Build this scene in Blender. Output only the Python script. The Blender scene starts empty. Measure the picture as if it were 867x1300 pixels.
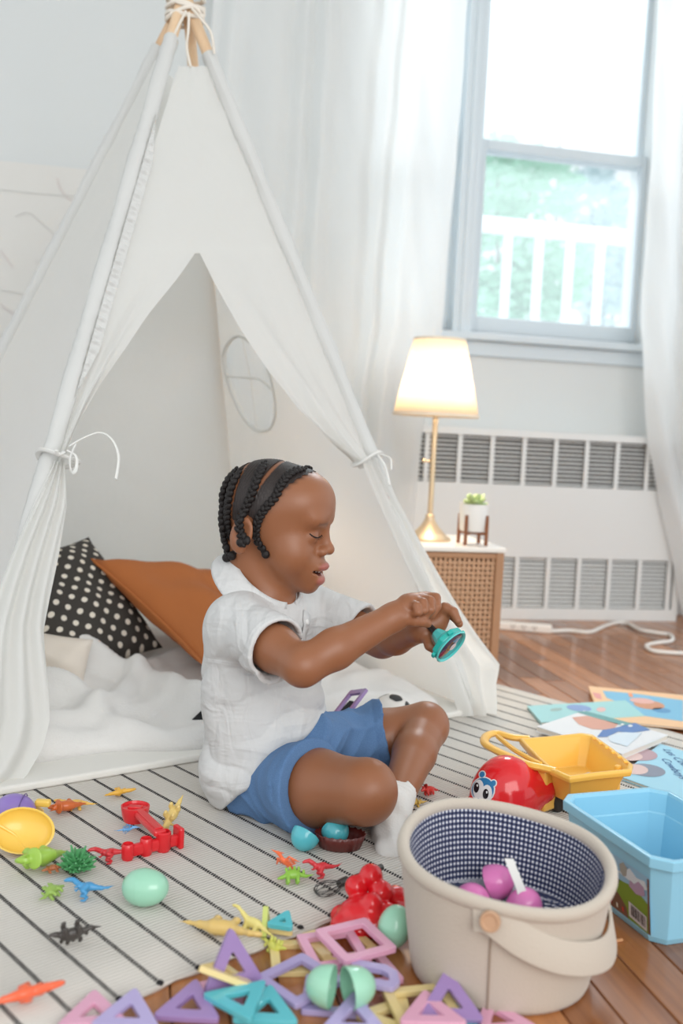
import bpy, bmesh, math, random
import numpy as np
from mathutils import Vector, Matrix, Euler
from mathutils.bvhtree import BVHTree
random.seed(7); np.random.seed(7)
SC = bpy.context.scene
COL = SC.collection

# ------------------------------------------------------------------ camera
FPX = 35/36*1300
CAMZ = .585
PITCH = math.atan(97/FPX); ROLL = .05
f_ = np.array([0, math.cos(PITCH), -math.sin(PITCH)])
r0 = np.array([1., 0, 0]); u0 = np.array([0, math.sin(PITCH), math.cos(PITCH)])
r_ = r0*math.cos(ROLL)+u0*math.sin(ROLL); u_ = -r0*math.sin(ROLL)+u0*math.cos(ROLL)
CAM = np.array([0, 0, CAMZ])
cd = bpy.data.cameras.new('camera'); cam = bpy.data.objects.new('camera', cd); COL.objects.link(cam)
cd.sensor_fit = 'VERTICAL'; cd.sensor_height = 36; cd.sensor_width = 24; cd.lens = 35
cd.clip_start = .02
cam.matrix_world = Matrix(((r_[0], u_[0], -f_[0], 0), (r_[1], u_[1], -f_[1], 0), (r_[2], u_[2], -f_[2], CAMZ), (0, 0, 0, 1)))
cd.dof.use_dof = True; cd.dof.focus_distance = 1.5; cd.dof.aperture_fstop = 3.2
SC.camera = cam

def ray(x, y): return f_+(x-433.5)/FPX*r_-(y-650)/FPX*u_
def FL(x, y, z=0.):                       # the point of the horizontal plane at height z seen at pixel (x, y)
    d = ray(x, y); return CAM+d*(z-CAMZ)/d[2]
def P(x, y, Y):                           # the point seen at pixel (x, y) at depth Y
    d = ray(x, y); return CAM+d*Y/d[1]
ANG = math.radians(12)
U = np.array([math.cos(ANG), math.sin(ANG), 0]); V = np.array([-math.sin(ANG), math.cos(ANG), 0]); ZZ = np.array([0, 0, 1.])
def RW(u, v, z): return U*u+V*v+ZZ*z      # room coordinates: along the window wall, towards it, up
WC = 3.236                                # the window wall's v

# ------------------------------------------------------------------ light
w = bpy.data.worlds.new('sky'); SC.world = w; w.use_nodes = True
bg = w.node_tree.nodes['Background']; bg.inputs[0].default_value = (.93, .97, 1, 1); bg.inputs[1].default_value = 1.0
def area(name, loc, target, sx, sy, power, color):
    l = bpy.data.lights.new(name, 'AREA'); l.shape = 'RECTANGLE'; l.size = sx; l.size_y = sy; l.energy = power; l.color = color
    o = bpy.data.objects.new(name, l); COL.objects.link(o); o.location = loc
    o.rotation_euler = (Vector(target)-Vector(loc)).to_track_quat('-Z', 'Y').to_euler(); return o
area('daylight_window', RW(1.75, WC+1.6, 3.3), RW(.9, 1.7, .3), 1.5, 1.4, 125, (.92, .97, 1))
area('fill_behind_camera', (1.1, -1.7, 1.6), (-.3, 1.9, .5), 2.6, 1.8, 50, (1, .98, .95))  # added fill light behind the camera, brightens tent and child; source unseen
VS = SC.view_settings
VS.view_transform = 'Standard'; VS.look = 'None'; VS.gamma = 1; VS.use_curve_mapping = False; VS.exposure = .22

# ------------------------------------------------------------------ materials
def lin(c):
    c = c/255.; return c/12.92 if c <= .04045 else ((c+.055)/1.055)**2.4
def rgb(r, g, b, k=1.): return (min(lin(r)*k, 1), min(lin(g)*k, 1), min(lin(b)*k, 1), 1)
MATS = {}
class NT:
    def __init__(s, name):
        s.m = bpy.data.materials.new(name); s.m.use_nodes = True; s.t = s.m.node_tree; s.n = s.t.nodes; s.l = s.t.links
        s.b = s.n['Principled BSDF']; s.o = s.n['Material Output']
    def new(s, typ, **kw):
        x = s.n.new(typ)
        for k, v in kw.items():
            if k.startswith('i_'): x.inputs[k[2:].replace('_', ' ')].default_value = v
            else: setattr(x, k, v)
        return x
    def link(s, a, b): s.l.new(a, b)
    def coord(s, kind='Object'):
        return s.new('ShaderNodeTexCoord').outputs[kind]
    def math(s, op, a, b=None, c=None):
        x = s.new('ShaderNodeMath', operation=op)
        for i, v in enumerate((a, b, c)):
            if v is None: continue
            if isinstance(v, (int, float)): x.inputs[i].default_value = v
            else: s.link(v, x.inputs[i])
        return x.outputs[0]
    def mix(s, fac, a, b):
        x = s.new('ShaderNodeMix', data_type='RGBA')
        for k, v in ((0, fac), (6, a), (7, b)):
            if isinstance(v, (int, float, tuple)): x.inputs[k].default_value = v
            else: s.link(v, x.inputs[k])
        return x.outputs[2]
    def noise(s, scale, detail=3, vec=None, rough=.5):
        x = s.new('ShaderNodeTexNoise'); x.inputs['Scale'].default_value = scale; x.inputs['Detail'].default_value = detail; x.inputs['Roughness'].default_value = rough
        s.link(vec if vec is not None else s.coord(), x.inputs['Vector']); return x.outputs[0]
    def bump(s, h, strength=.3, dist=.002):
        x = s.new('ShaderNodeBump'); x.inputs['Strength'].default_value = strength; x.inputs['Distance'].default_value = dist
        s.link(h, x.inputs['Height']); s.link(x.outputs[0], s.b.inputs['Normal']); return x
    def ramp(s, fac, stops):
        x = s.new('ShaderNodeValToRGB'); e = x.color_ramp.elements
        while len(e) < len(stops): e.new(.5)
        for i, (p, c) in enumerate(stops): e[i].position = p; e[i].color = c
        s.link(fac, x.inputs[0]); return x.outputs[0]
def mat(name, col, rough=.5, metal=0., bump=None, var=0., coat=0., trans=0., sheen=0., spec=.5, sss=0.):
    """plain procedural material: colour, slight colour variation, fine bump (scale, strength, distance), translucency"""
    if name in MATS: return MATS[name]
    t = NT(name); b = t.b
    b.inputs['Base Color'].default_value = col; b.inputs['Roughness'].default_value = rough; b.inputs['Metallic'].default_value = metal
    b.inputs['Coat Weight'].default_value = coat; b.inputs['Sheen Weight'].default_value = sheen; b.inputs['Specular IOR Level'].default_value = spec
    if sss: b.inputs['Subsurface Weight'].default_value = sss; b.inputs['Subsurface Radius'].default_value = (.004, .0025, .002); b.inputs['Subsurface Scale'].default_value = 1
    if var:
        c = t.mix(t.noise(9., 4), tuple(x*(1-var) for x in col[:3])+(1,), tuple(min(1, x*(1+var)) for x in col[:3])+(1,)); t.link(c, b.inputs['Base Color'])
    if bump: t.bump(t.noise(bump[0], 4), bump[1], bump[2])
    if trans:
        tr = t.new('ShaderNodeBsdfTranslucent'); tr.inputs[0].default_value = col
        mx = t.new('ShaderNodeMixShader'); mx.inputs[0].default_value = trans
        t.link(b.outputs[0], mx.inputs[1]); t.link(tr.outputs[0], mx.inputs[2]); t.link(mx.outputs[0], t.o.inputs[0])
    MATS[name] = t.m; return t.m

# ------------------------------------------------------------------ objects
def tag(o, label=None, cat=None, group=None, kind=None):
    if label: o['label'] = label
    if cat: o['category'] = cat
    if group: o['group'] = group
    if kind: o['kind'] = kind
    return o
def thing(name, label, cat, loc=(0, 0, 0), group=None, rot=None):
    o = bpy.data.objects.new(name, None); COL.objects.link(o); o.empty_display_size = .02
    o.location = loc
    if rot is not None: o.rotation_euler = rot
    return tag(o, label, cat, group)
def wloc(o):
    v = Vector((0, 0, 0))
    while o is not None: v = v+o.location; o = o.parent
    return v
def link_mesh(name, me, m, parent=None, loc=(0, 0, 0)):
    o = bpy.data.objects.new(name, me); COL.objects.link(o)
    if m is not None and len(me.materials) == 0: me.materials.append(m)
    if parent is not None: o.parent = parent
    o.location = loc; return o
def obj(name, verts, faces, m, parent=None, smooth=True, world=True, origin=None):
    """link a mesh. world=True: the vertices are world positions, stored relative to the (unrotated) parent or to origin"""
    verts = np.asarray(verts, float)
    off = np.zeros(3)
    if world:
        if parent is not None: off = np.array(wloc(parent))
        elif origin is not None: off = np.array(origin, float)
        else: off = np.array([(verts[:, 0].min()+verts[:, 0].max())/2, (verts[:, 1].min()+verts[:, 1].max())/2, verts[:, 2].min()])
    me = bpy.data.meshes.new(name); me.from_pydata((verts-off).tolist(), [], [tuple(int(i) for i in q) for q in faces]); me.update()
    if smooth: me.polygons.foreach_set('use_smooth', [True]*len(me.polygons))
    return link_mesh(name, me, m, parent, (0, 0, 0) if parent is not None else off)
def sm(v, a, b): q = np.clip((v-a)/(b-a), 0, 1); return q*q*(3-2*q)
def nv(v): v = np.asarray(v, float); return v/max(np.linalg.norm(v), 1e-9)
def frame_of(d):
    d = nv(d); a = np.array([0, 0, 1.]) if abs(d[2]) < .9 else np.array([1., 0, 0])
    x = nv(np.cross(a, d)); return x, np.cross(d, x), d
class MB:
    def __init__(s): s.v = []; s.f = []
    def add(s, v, f):
        n = len(s.v); s.v.extend([tuple(map(float, p)) for p in v]); s.f.extend([tuple(i+n for i in q) for q in f]); return s
    def box(s, c, size, ax=None):
        """box centred at c with axes ax (3 vectors)"""
        X, Y, Z = ax if ax is not None else np.eye(3)
        c = np.asarray(c, float); hx, hy, hz = (q/2 for q in size)
        v = [c+X*a*hx+Y*b*hy+Z*d*hz for d in (-1, 1) for b in (-1, 1) for a in (-1, 1)]
        return s.add(v, [(0, 2, 3, 1), (4, 5, 7, 6), (0, 1, 5, 4), (2, 6, 7, 3), (0, 4, 6, 2), (1, 3, 7, 5)])
    def tube(s, pts, rad, n=8, caps=True, closed=False, flat=1.):
        pts = [np.asarray(p, float) for p in pts]; m = len(pts)
        rad = [rad]*m if isinstance(rad, (int, float)) else list(rad)
        v = []; f = []; px_ = None
        for i, p in enumerate(pts):
            if closed: d = pts[(i+1) % m]-pts[i-1]
            else: d = pts[min(i+1, m-1)]-pts[max(i-1, 0)]
            d = nv(d)
            if px_ is None: x, y, _ = frame_of(d)
            else: x = nv(px_-d*np.dot(px_, d)); y = np.cross(d, x)
            px_ = x
            for k in range(n):
                a = 2*math.pi*k/n; v.append(p+rad[i]*(math.cos(a)*x+math.sin(a)*y*flat))
        mm = m if closed else m-1
        for i in range(mm):
            for k in range(n):
                a, b = i*n+k, i*n+(k+1) % n; c, d = ((i+1) % m)*n+(k+1) % n, ((i+1) % m)*n+k
                f.append((a, b, c, d))
        if caps and not closed: f.append(tuple(range(n))[::-1]); f.append(tuple((m-1)*n+k for k in range(n)))
        return s.add(v, f)
    def lathe(s, prof, c=(0, 0, 0), n=24, ax=None, close=False, arc=None, sx=1., sy=1.):
        """profile of (radius, height) turned about ax[2] through c"""
        X, Y, Z = ax if ax is not None else np.eye(3); c = np.asarray(c, float); v = []; f = []
        full = arc is None; a0, a1 = (0, 2*math.pi) if full else arc; nn = n if full else n+1
        for (r, h) in prof:
            for k in range(nn):
                a = a0+(a1-a0)*k/n; v.append(c+X*r*sx*math.cos(a)+Y*r*sy*math.sin(a)+Z*h)
        for i in range(len(prof)-1):
            for k in range(n):
                k2 = (k+1) % nn
                f.append((i*nn+k, i*nn+k2, (i+1)*nn+k2, (i+1)*nn+k))
        if close and full:
            f.append(tuple(range(n))[::-1]); f.append(tuple((len(prof)-1)*nn+k for k in range(n)))
        return s.add(v, f)
    def ball(s, c, r, n=12, m=8, ax=None):
        X, Y, Z = ax if ax is not None else np.eye(3); r = (r, r, r) if isinstance(r, (int, float)) else r; c = np.asarray(c, float)
        v = [c-Z*r[2]]
        for i in range(1, m):
            t = -math.pi/2+math.pi*i/m
            for k in range(n):
                a = 2*math.pi*k/n; v.append(c+X*r[0]*math.cos(t)*math.cos(a)+Y*r[1]*math.cos(t)*math.sin(a)+Z*r[2]*math.sin(t))
        v.append(c+Z*r[2]); f = []
        for k in range(n): f.append((0, 1+(k+1) % n, 1+k))
        for i in range(m-2):
            for k in range(n): f.append((1+i*n+k, 1+i*n+(k+1) % n, 1+(i+1)*n+(k+1) % n, 1+(i+1)*n+k))
        L = len(v)-1
        for k in range(n): f.append((1+(m-2)*n+k, 1+(m-2)*n+(k+1) % n, L))
        return s.add(v, f)
    def prism(s, poly, h, c=(0, 0, 0), ax=None):
        """2-D polygon (counter-clockwise) extruded by h along ax[2]"""
        X, Y, Z = ax if ax is not None else np.eye(3); c = np.asarray(c, float); n = len(poly)
        v = [c+X*a+Y*b for a, b in poly]+[c+X*a+Y*b+Z*h for a, b in poly]
        f = [tuple(range(n))[::-1], tuple(range(n, 2*n))]+[(i, (i+1) % n, n+(i+1) % n, n+i) for i in range(n)]
        return s.add(v, f)
    def ring(s, outer, inner, h, c=(0, 0, 0), ax=None):
        """polygon frame: outer and inner loops with the same number of points"""
        X, Y, Z = ax if ax is not None else np.eye(3); c = np.asarray(c, float); n = len(outer); v = []
        for z in (0, h):
            for L in (outer, inner): v += [c+X*a+Y*b+Z*z for a, b in L]
        f = []
        for i in range(n):
            j = (i+1) % n
            f += [(2*n+i, 2*n+j, 3*n+j, 3*n+i), (i, n+i, n+j, j), (i, j, 2*n+j, 2*n+i), (n+i, 3*n+i, 3*n+j, n+j)]
        return s.add(v, f)
    def grid(s, fn, nu, nv_):
        v = [fn(i/nu, j/nv_) for j in range(nv_+1) for i in range(nu+1)]
        f = [(j*(nu+1)+i, j*(nu+1)+i+1, (j+1)*(nu+1)+i+1, (j+1)*(nu+1)+i) for j in range(nv_) for i in range(nu)]
        return s.add(v, f)
    def build(s, name, m, parent=None, smooth=True, bev=0., seg=2, sub=0, solid=0., world=True, origin=None, auto=True, soff=-1):
        o = obj(name, s.v, s.f, m, parent, smooth, world, origin)
        if solid: q = o.modifiers.new('solid', 'SOLIDIFY'); q.thickness = solid; q.offset = soff
        if bev: q = o.modifiers.new('bevel', 'BEVEL'); q.width = bev; q.segments = seg; q.limit_method = 'ANGLE'; q.angle_limit = .6
        if sub: q = o.modifiers.new('sub', 'SUBSURF'); q.levels = sub; q.render_levels = sub
        if smooth and auto and not sub:
            try: o.data.set_sharp_from_angle(angle=.7)
            except Exception: pass
        return o
def copy_tree(o, parent=None):
    c = o.copy(); COL.objects.link(c)
    if parent is not None: c.parent = parent
    for ch in o.children:
        copy_tree(ch, c)
    return c
def smoothpath(pts, n=6, closed=False):
    pts = [np.asarray(p, float) for p in pts]; m = len(pts); out = []
    rng = range(m) if closed else range(m-1)
    for i in rng:
        if closed: a, b, c, d = pts[i-1], pts[i], pts[(i+1) % m], pts[(i+2) % m]
        else: a, b, c, d = pts[max(i-1, 0)], pts[i], pts[i+1], pts[min(i+2, m-1)]
        for k in range(n):
            t = k/n; out.append(.5*((2*b)+(c-a)*t+(2*a-5*b+4*c-d)*t*t+(3*b-a-3*c+d)*t**3))
    if not closed: out.append(pts[-1])
    return out

# ------------------------------------------------------------------ implicit surfaces (round cones, ellipsoids, boxes blended smoothly)
class SDF:
    def __init__(s, lo, hi, h):
        s.h = h; s.lo = np.asarray(lo, float); n = np.ceil((np.asarray(hi)-s.lo)/h).astype(int)+1; s.n = n
        s.D = np.full(n, .5, np.float32)
    def sub(s, lo, hi, m):
        a = np.clip(np.floor((np.asarray(lo)-m-s.lo)/s.h).astype(int), 0, s.n-1); b = np.clip(np.ceil((np.asarray(hi)+m-s.lo)/s.h).astype(int)+1, 1, s.n)
        b = np.maximum(b, a+1)
        X = (s.lo[0]+s.h*np.arange(a[0], b[0])).astype(np.float32)[:, None, None]; Y = (s.lo[1]+s.h*np.arange(a[1], b[1])).astype(np.float32)[None, :, None]; Z = (s.lo[2]+s.h*np.arange(a[2], b[2])).astype(np.float32)[None, None, :]
        return (slice(a[0], b[0]), slice(a[1], b[1]), slice(a[2], b[2])), X, Y, Z
    def put(s, sl, d, op, k):
        D = s.D[sl]
        if op == 'u':
            if k > 0: hh = np.clip(.5+.5*(D-d)/k, 0, 1); s.D[sl] = D*(1-hh)+d*hh-k*hh*(1-hh)
            else: s.D[sl] = np.minimum(D, d)
        elif op == 's':
            if k > 0: hh = np.clip(.5-.5*(D+d)/k, 0, 1); s.D[sl] = D*(1-hh)-d*hh+k*hh*(1-hh)
            else: s.D[sl] = np.maximum(D, -d)
        elif op == 'i':
            s.D[sl] = np.maximum(D, d)
    def cone(s, a, b, r1, r2, k=.01, op='u'):
        a = np.asarray(a, float); b = np.asarray(b, float); R = max(r1, r2)
        sl, X, Y, Z = s.sub(np.minimum(a, b)-R, np.maximum(a, b)+R, k+4*s.h+.004)
        e = b-a; L = max(float(e@e), 1e-12)
        t = np.clip(((X-a[0])*e[0]+(Y-a[1])*e[1]+(Z-a[2])*e[2])/L, 0, 1)
        d = np.sqrt((X-a[0]-t*e[0])**2+(Y-a[1]-t*e[1])**2+(Z-a[2]-t*e[2])**2)-(r1+(r2-r1)*t)
        s.put(sl, d.astype(np.float32), op, k); return s
    def chain(s, pts, rad, k=.006):
        for i in range(len(pts)-1): s.cone(pts[i], pts[i+1], rad[i], rad[i+1], k)
        return s
    def ell(s, c, r, ax=None, k=.01, op='u'):
        c = np.asarray(c, float); r = np.asarray(r, float)*np.ones(3); A = np.eye(3) if ax is None else np.asarray(ax, float); R = r.max()
        ext = np.sqrt(((A*r[:, None])**2).sum(0))
        sl, X, Y, Z = s.sub(c-ext, c+ext, k+4*s.h+.004)
        X = X-c[0]; Y = Y-c[1]; Z = Z-c[2]
        q = [(X*A[i, 0]+Y*A[i, 1]+Z*A[i, 2])/r[i] for i in range(3)]
        k0 = np.sqrt(q[0]**2+q[1]**2+q[2]**2); k1 = np.sqrt((q[0]/r[0])**2+(q[1]/r[1])**2+(q[2]/r[2])**2)
        d = k0*(k0-1)/np.maximum(k1, 1e-6)
        s.put(sl, d.astype(np.float32), op, k); return s
    def plane(s, p, n, k=0.):                       # cut away the side the normal points to
        n = nv(n); sl, X, Y, Z = s.sub(s.lo, s.lo+s.h*s.n, 0)
        d = (X-p[0])*n[0]+(Y-p[1])*n[1]+(Z-p[2])*n[2]
        if k > 0: s.put(sl, (-d).astype(np.float32), 's', k)
        else: s.put(sl, d.astype(np.float32), 'i', 0)
        return s
    def displace(s, fn):
        m = np.argwhere(np.abs(s.D) < .02); p = s.lo+m*s.h
        s.D[m[:, 0], m[:, 1], m[:, 2]] += fn(p).astype(np.float32); return s
    def mesh(s, relax=1):
        D = s.D; D = np.where(D == 0, 1e-6, D); n = s.n; ins = D < 0
        c = [ins[i:n[0]-1+i, j:n[1]-1+j, k:n[2]-1+k] for i in (0, 1) for j in (0, 1) for k in (0, 1)]
        su = np.zeros(c[0].shape, np.int8)
        for q in c: su += q
        cells = np.argwhere((su > 0) & (su < 8)); idx = np.full(su.shape, -1, np.int64); idx[tuple(cells.T)] = np.arange(len(cells))
        acc = np.zeros((len(cells), 3)); cnt = np.zeros(len(cells))
        cor = [(i, j, k) for i in (0, 1) for j in (0, 1) for k in (0, 1)]
        val = {q: D[cells[:, 0]+q[0], cells[:, 1]+q[1], cells[:, 2]+q[2]] for q in cor}
        for q in cor:
            for a in range(3):
                if q[a] == 0:
                    q2 = list(q); q2[a] = 1; q2 = tuple(q2); A, B = val[q], val[q2]; m = (A < 0) != (B < 0)
                    t = np.zeros(len(A)); t[m] = A[m]/(A[m]-B[m]); p = np.zeros((len(A), 3)); p += q; p[:, a] += t
                    acc[m] += p[m]; cnt[m] += 1
        vs = s.lo+s.h*(cells+acc/cnt[:, None]); faces = []
        for a in range(3):
            b, c_ = (a+1) % 3, (a+2) % 3
            sh = [slice(0, None)]*3; sh[a] = slice(0, n[a]-1); s2 = [slice(0, None)]*3; s2[a] = slice(1, None)
            e = np.argwhere(ins[tuple(sh)] != ins[tuple(s2)])
            e = e[(e[:, b] > 0) & (e[:, c_] > 0) & (e[:, b] < n[b]-1) & (e[:, c_] < n[c_]-1)]
            st = ins[tuple(e.T)]
            def g(db, dc):
                q = e.copy(); q[:, b] -= db; q[:, c_] -= dc; return idx[tuple(q.T)]
            F = np.stack([g(1, 1), g(0, 1), g(0, 0), g(1, 0)], 1); F[~st] = F[~st][:, ::-1]; faces.append(F)
        F = np.concatenate(faces); F = F[(F >= 0).all(1)]
        for _ in range(relax):
            S = np.zeros_like(vs); N = np.zeros(len(vs))
            for i in range(4):
                a, b = F[:, i], F[:, (i+1) % 4]; np.add.at(S, a, vs[b]); np.add.at(N, a, 1); np.add.at(S, b, vs[a]); np.add.at(N, b, 1)
            vs = vs*.4+.6*S/np.maximum(N, 1)[:, None]
        return vs, F
def fastobj(name, vs, F, m, parent=None, world=True, origin=None, color=None):
    off = np.zeros(3)
    if world: off = np.array(wloc(parent)) if parent is not None else (np.array(origin, float) if origin is not None else np.array([vs[:, 0].mean(), vs[:, 1].mean(), vs[:, 2].min()]))
    me = bpy.data.meshes.new(name); n = len(F); F = np.asarray(F)
    me.vertices.add(len(vs)); me.vertices.foreach_set('co', (vs-off).astype(np.float32).ravel())
    me.loops.add(n*4); me.loops.foreach_set('vertex_index', F.astype(np.int32).ravel())
    me.polygons.add(n); me.polygons.foreach_set('loop_start', np.arange(0, n*4, 4, dtype=np.int32)); me.polygons.foreach_set('use_smooth', np.ones(n, bool))
    me.update(calc_edges=True); me.validate()
    if color is not None:
        ca = me.color_attributes.new('Col', 'FLOAT_COLOR', 'POINT'); ca.data.foreach_set('color', np.concatenate([color, np.ones((len(color), 1))], 1).astype(np.float32).ravel())
    return link_mesh(name, me, m, parent, (0, 0, 0) if parent is not None else off)
# ================================================================== the room
RD = math.radians(133); RDV = np.array([math.cos(RD), math.sin(RD), 0]); RE = np.array([math.cos(RD-math.pi/2), math.sin(RD-math.pi/2), 0])
RUG_E0, RUG_E1 = .375, 1.905
_k = [FL(204.5, 1256.5), FL(251, 1237), FL(374.4, 1183.5), FL(412.7, 1167.4)]
RUG_D0 = float(np.mean([q@RDV for q in _k]))-.004
STRIPE0 = float(_k[0]@RE); STRIPE = .0482
def on_rug(p, m=0.): return RUG_E0+m < p@RE < RUG_E1-m and RUG_D0+m < p@RDV < RUG_D0+2.3
def pix(q):
    d = np.asarray(q)-CAM; k = max(d@f_, .01); return 433.5+FPX*(d@r_)/k, 650-FPX*(d@u_)/k

# --- floor: strip-oak boards running towards the window wall
def wood(name, dark, light, rough, coat, sc=1., axis=None):
    t = NT(name); co = t.coord('Object'); mp = t.new('ShaderNodeMapping'); t.link(co, mp.inputs[0]); mp.inputs['Scale'].default_value = axis or (40*sc, 2.2*sc, 10*sc)
    oi = t.new('ShaderNodeObjectInfo'); ad = t.new('ShaderNodeVectorMath', operation='ADD'); t.link(mp.outputs[0], ad.inputs[0])
    k = t.new('ShaderNodeCombineXYZ'); t.link(t.math('MULTIPLY', oi.outputs['Random'], 37.), k.inputs[0]); t.link(t.math('MULTIPLY', oi.outputs['Random'], 91.), k.inputs[1]); t.link(k.outputs[0], ad.inputs[1])
    n = t.noise(1.6, 5, ad.outputs[0], .6)
    f2 = t.math('ADD', t.math('MULTIPLY', n, .75), t.math('MULTIPLY', oi.outputs['Random'], .38))
    c = t.ramp(f2, [(.28, dark), (.82, light)]); t.link(c, t.b.inputs['Base Color'])
    t.link(t.math('ADD', t.math('MULTIPLY', oi.outputs['Random'], .2), rough-.1), t.b.inputs['Roughness']); t.b.inputs['Coat Weight'].default_value = coat; t.b.inputs['Coat Roughness'].default_value = .12
    t.bump(n, .12, .001); return t.m
M_oak = wood('oiled_oak', rgb(118, 67, 35), rgb(190, 125, 72), .36, .5)
sub = MB(); sub.box(RW(.35, 1.6, -.012), (5.2, 4.4, .010), (U, V, ZZ))
floor = sub.build('floor', mat('joint_dark', rgb(52, 30, 20), .7), smooth=False, origin=(0, 0, -.017)); tag(floor, kind='structure')
bw = .057
blen = [.62, .85, 1.1, 1.45]; bmesh_ = {}
for L in blen:
    b = MB(); b.box((0, L/2, -.006), (bw-.0016, L-.002, .012))
    o = b.build('board', M_oak, smooth=False, world=False, bev=.0012, seg=1); bmesh_[L] = o.data; bpy.data.objects.remove(o)
nb = 0
for i in range(-12, 38):
    v = .45+random.random()*.6-.6
    while v < WC+.1:
        L = random.choice(blen); L = L if v+L < WC+.13 else WC+.13-v
        key = min(blen, key=lambda q: abs(q-L)); sy = L/key
        pts = [RW((i+a)*bw, v+L*t, 0) for a in (0, .5, 1) for t in np.linspace(0, 1, 13)]
        vis = [p for p in pts if p[1] > .5 and -30 < pix(p)[0] < 900 and pix(p)[1] < 1340 and not on_rug(p, .06)]
        if vis and any(pix(p)[0] > 560 or pix(p)[1] > 1190 for p in vis):
            o = link_mesh('board', bmesh_[key], None, floor, tuple(RW((i+.5)*bw, v, 0)-np.array([0, 0, -.017])))
            o.rotation_euler = (0, 0, ANG); o.scale = (1, sy, 1)
            m = o.modifiers.new('bevel', 'BEVEL'); m.width = .0012; m.segments = 1
            nb += 1
        v += L
print('boards', nb)

# --- window wall
M_wall = mat('white_wall_paint', rgb(218, 221, 220), .6, bump=(60, .06, .001))
M_white = mat('white_gloss_paint', rgb(222, 228, 230), .35, bump=(25, .06, .001))
M_frame = mat('window_paint', rgb(212, 221, 226), .35, bump=(25, .08, .001))
W2A, W2B, W1A, W1B = .80, 1.03, 1.115, 1.725
ZS, ZT, ZR = 1.0, 2.42, 1.60
wb = MB()
def wbox(b, u0_, u1_, z0, z1, v0, v1): b.box(RW((u0_+u1_)/2, (v0+v1)/2, (z0+z1)/2), (u1_-u0_, v1-v0, z1-z0), (U, V, ZZ)); return b
wbox(wb, -2.6, W2A, 0, 2.75, WC, WC+.16); wbox(wb, W2A, W1B, 0, ZS-.05, WC, WC+.16); wbox(wb, W2A, W1B, ZT, 2.75, WC, WC+.16); wbox(wb, W1B, 3.0, 0, 2.75, WC, WC+.16)
tag(wb.build('wall_back', M_wall, smooth=False), kind='structure')
b = MB(); wbox(b, -2.6, 3.0, 2.75, 2.80, -.3, WC+.16); tag(b.build('ceiling', M_wall, smooth=False), kind='structure')
b = MB(); wbox(b, -2.6, .86, 0, .10, WC-.014, WC-.001); wbox(b, 1.875, 3.0, 0, .10, WC-.014, WC-.001)
tag(b.build('baseboard_back', M_white, smooth=False, bev=.004), kind='structure')
t = NT('veiled_glass'); tr = t.new('ShaderNodeBsdfTransparent'); tr.inputs[0].default_value = (.97, .99, 1, 1); tl = t.new('ShaderNodeBsdfTranslucent'); tl.inputs[0].default_value = (.93, .98, 1, 1)
mx = t.new('ShaderNodeMixShader'); mx.inputs[0].default_value = .15; t.link(tr.outputs[0], mx.inputs[1]); t.link(tl.outputs[0], mx.inputs[2]); t.link(mx.outputs[0], t.o.inputs[0]); M_glass = t.m  # translucent share lays a milky veil over the view, for overexposure and haze
def window(name, a, b_, la, lb):
    """double-hung window: jambs, two sashes with a pane each"""
    root = thing(name, None, None, tuple(RW((a+b_)/2, WC, ZS-.05))); tag(root, kind='structure')
    j = MB(); wbox(j, a-.004, a+.018, ZS-.05, ZT, WC+.02, WC+.13); wbox(j, b_-.018, b_+.004, ZS-.05, ZT, WC+.02, WC+.13); wbox(j, a, b_, ZT-.02, ZT+.01, WC+.02, WC+.13)
    j.build('jamb', M_frame, root, smooth=False, bev=.002)
    for nm, z0, z1, v, rb, rt in (('lower_sash', ZS-.04, ZR+.005, WC+.04, .055, .034), ('upper_sash', ZR-.03, ZT-.015, WC+.08, .034, .05)):
        s = MB(); wbox(s, a+.004, a+.05, z0, z1, v, v+.034); wbox(s, b_-.05, b_-.004, z0, z1, v, v+.034); wbox(s, a+.05, b_-.05, z0, z0+rb, v, v+.034); wbox(s, a+.05, b_-.05, z1-rt, z1, v, v+.034)
        so = s.build(nm, M_frame, root, smooth=False, bev=.003)
        p = MB(); wbox(p, a+.045, b_-.045, z0+rb-.005, z1-rt+.005, v+.015, v+.018); p.build('pane', M_glass, so, smooth=False)
    return root
window('window_1', W1A-.03, W1B+.03, 0, 0); window('window_2', W2A-.03, W2B+.02, 0, 0)
b = MB(); wbox(b, W2B+.0, W1A-.02, ZS-.05, 2.5, WC-.022, WC-.001); wbox(b, W2B+.022, W1A-.042, ZS-.05, 2.5, WC-.03, WC-.02); tag(b.build('trim_1', M_frame, smooth=False, bev=.004), kind='structure')
b = MB(); wbox(b, W1B+.02, W1B+.12, ZS-.05, 2.5, WC-.022, WC-.001); wbox(b, W1B+.04, W1B+.1, ZS-.05, 2.5, WC-.03, WC-.02); tag(b.build('trim_2', M_frame, smooth=False, bev=.004), kind='structure')
b = MB(); wbox(b, W2A-.1, W1B+.14, ZS-.075, ZS-.05, WC-.05, WC+.05); wbox(b, W2A-.08, W1B+.12, ZS-.125, ZS-.075, WC-.016, WC-.001); tag(b.build('trim_3', M_frame, smooth=False, bev=.004), kind='structure')

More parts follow.
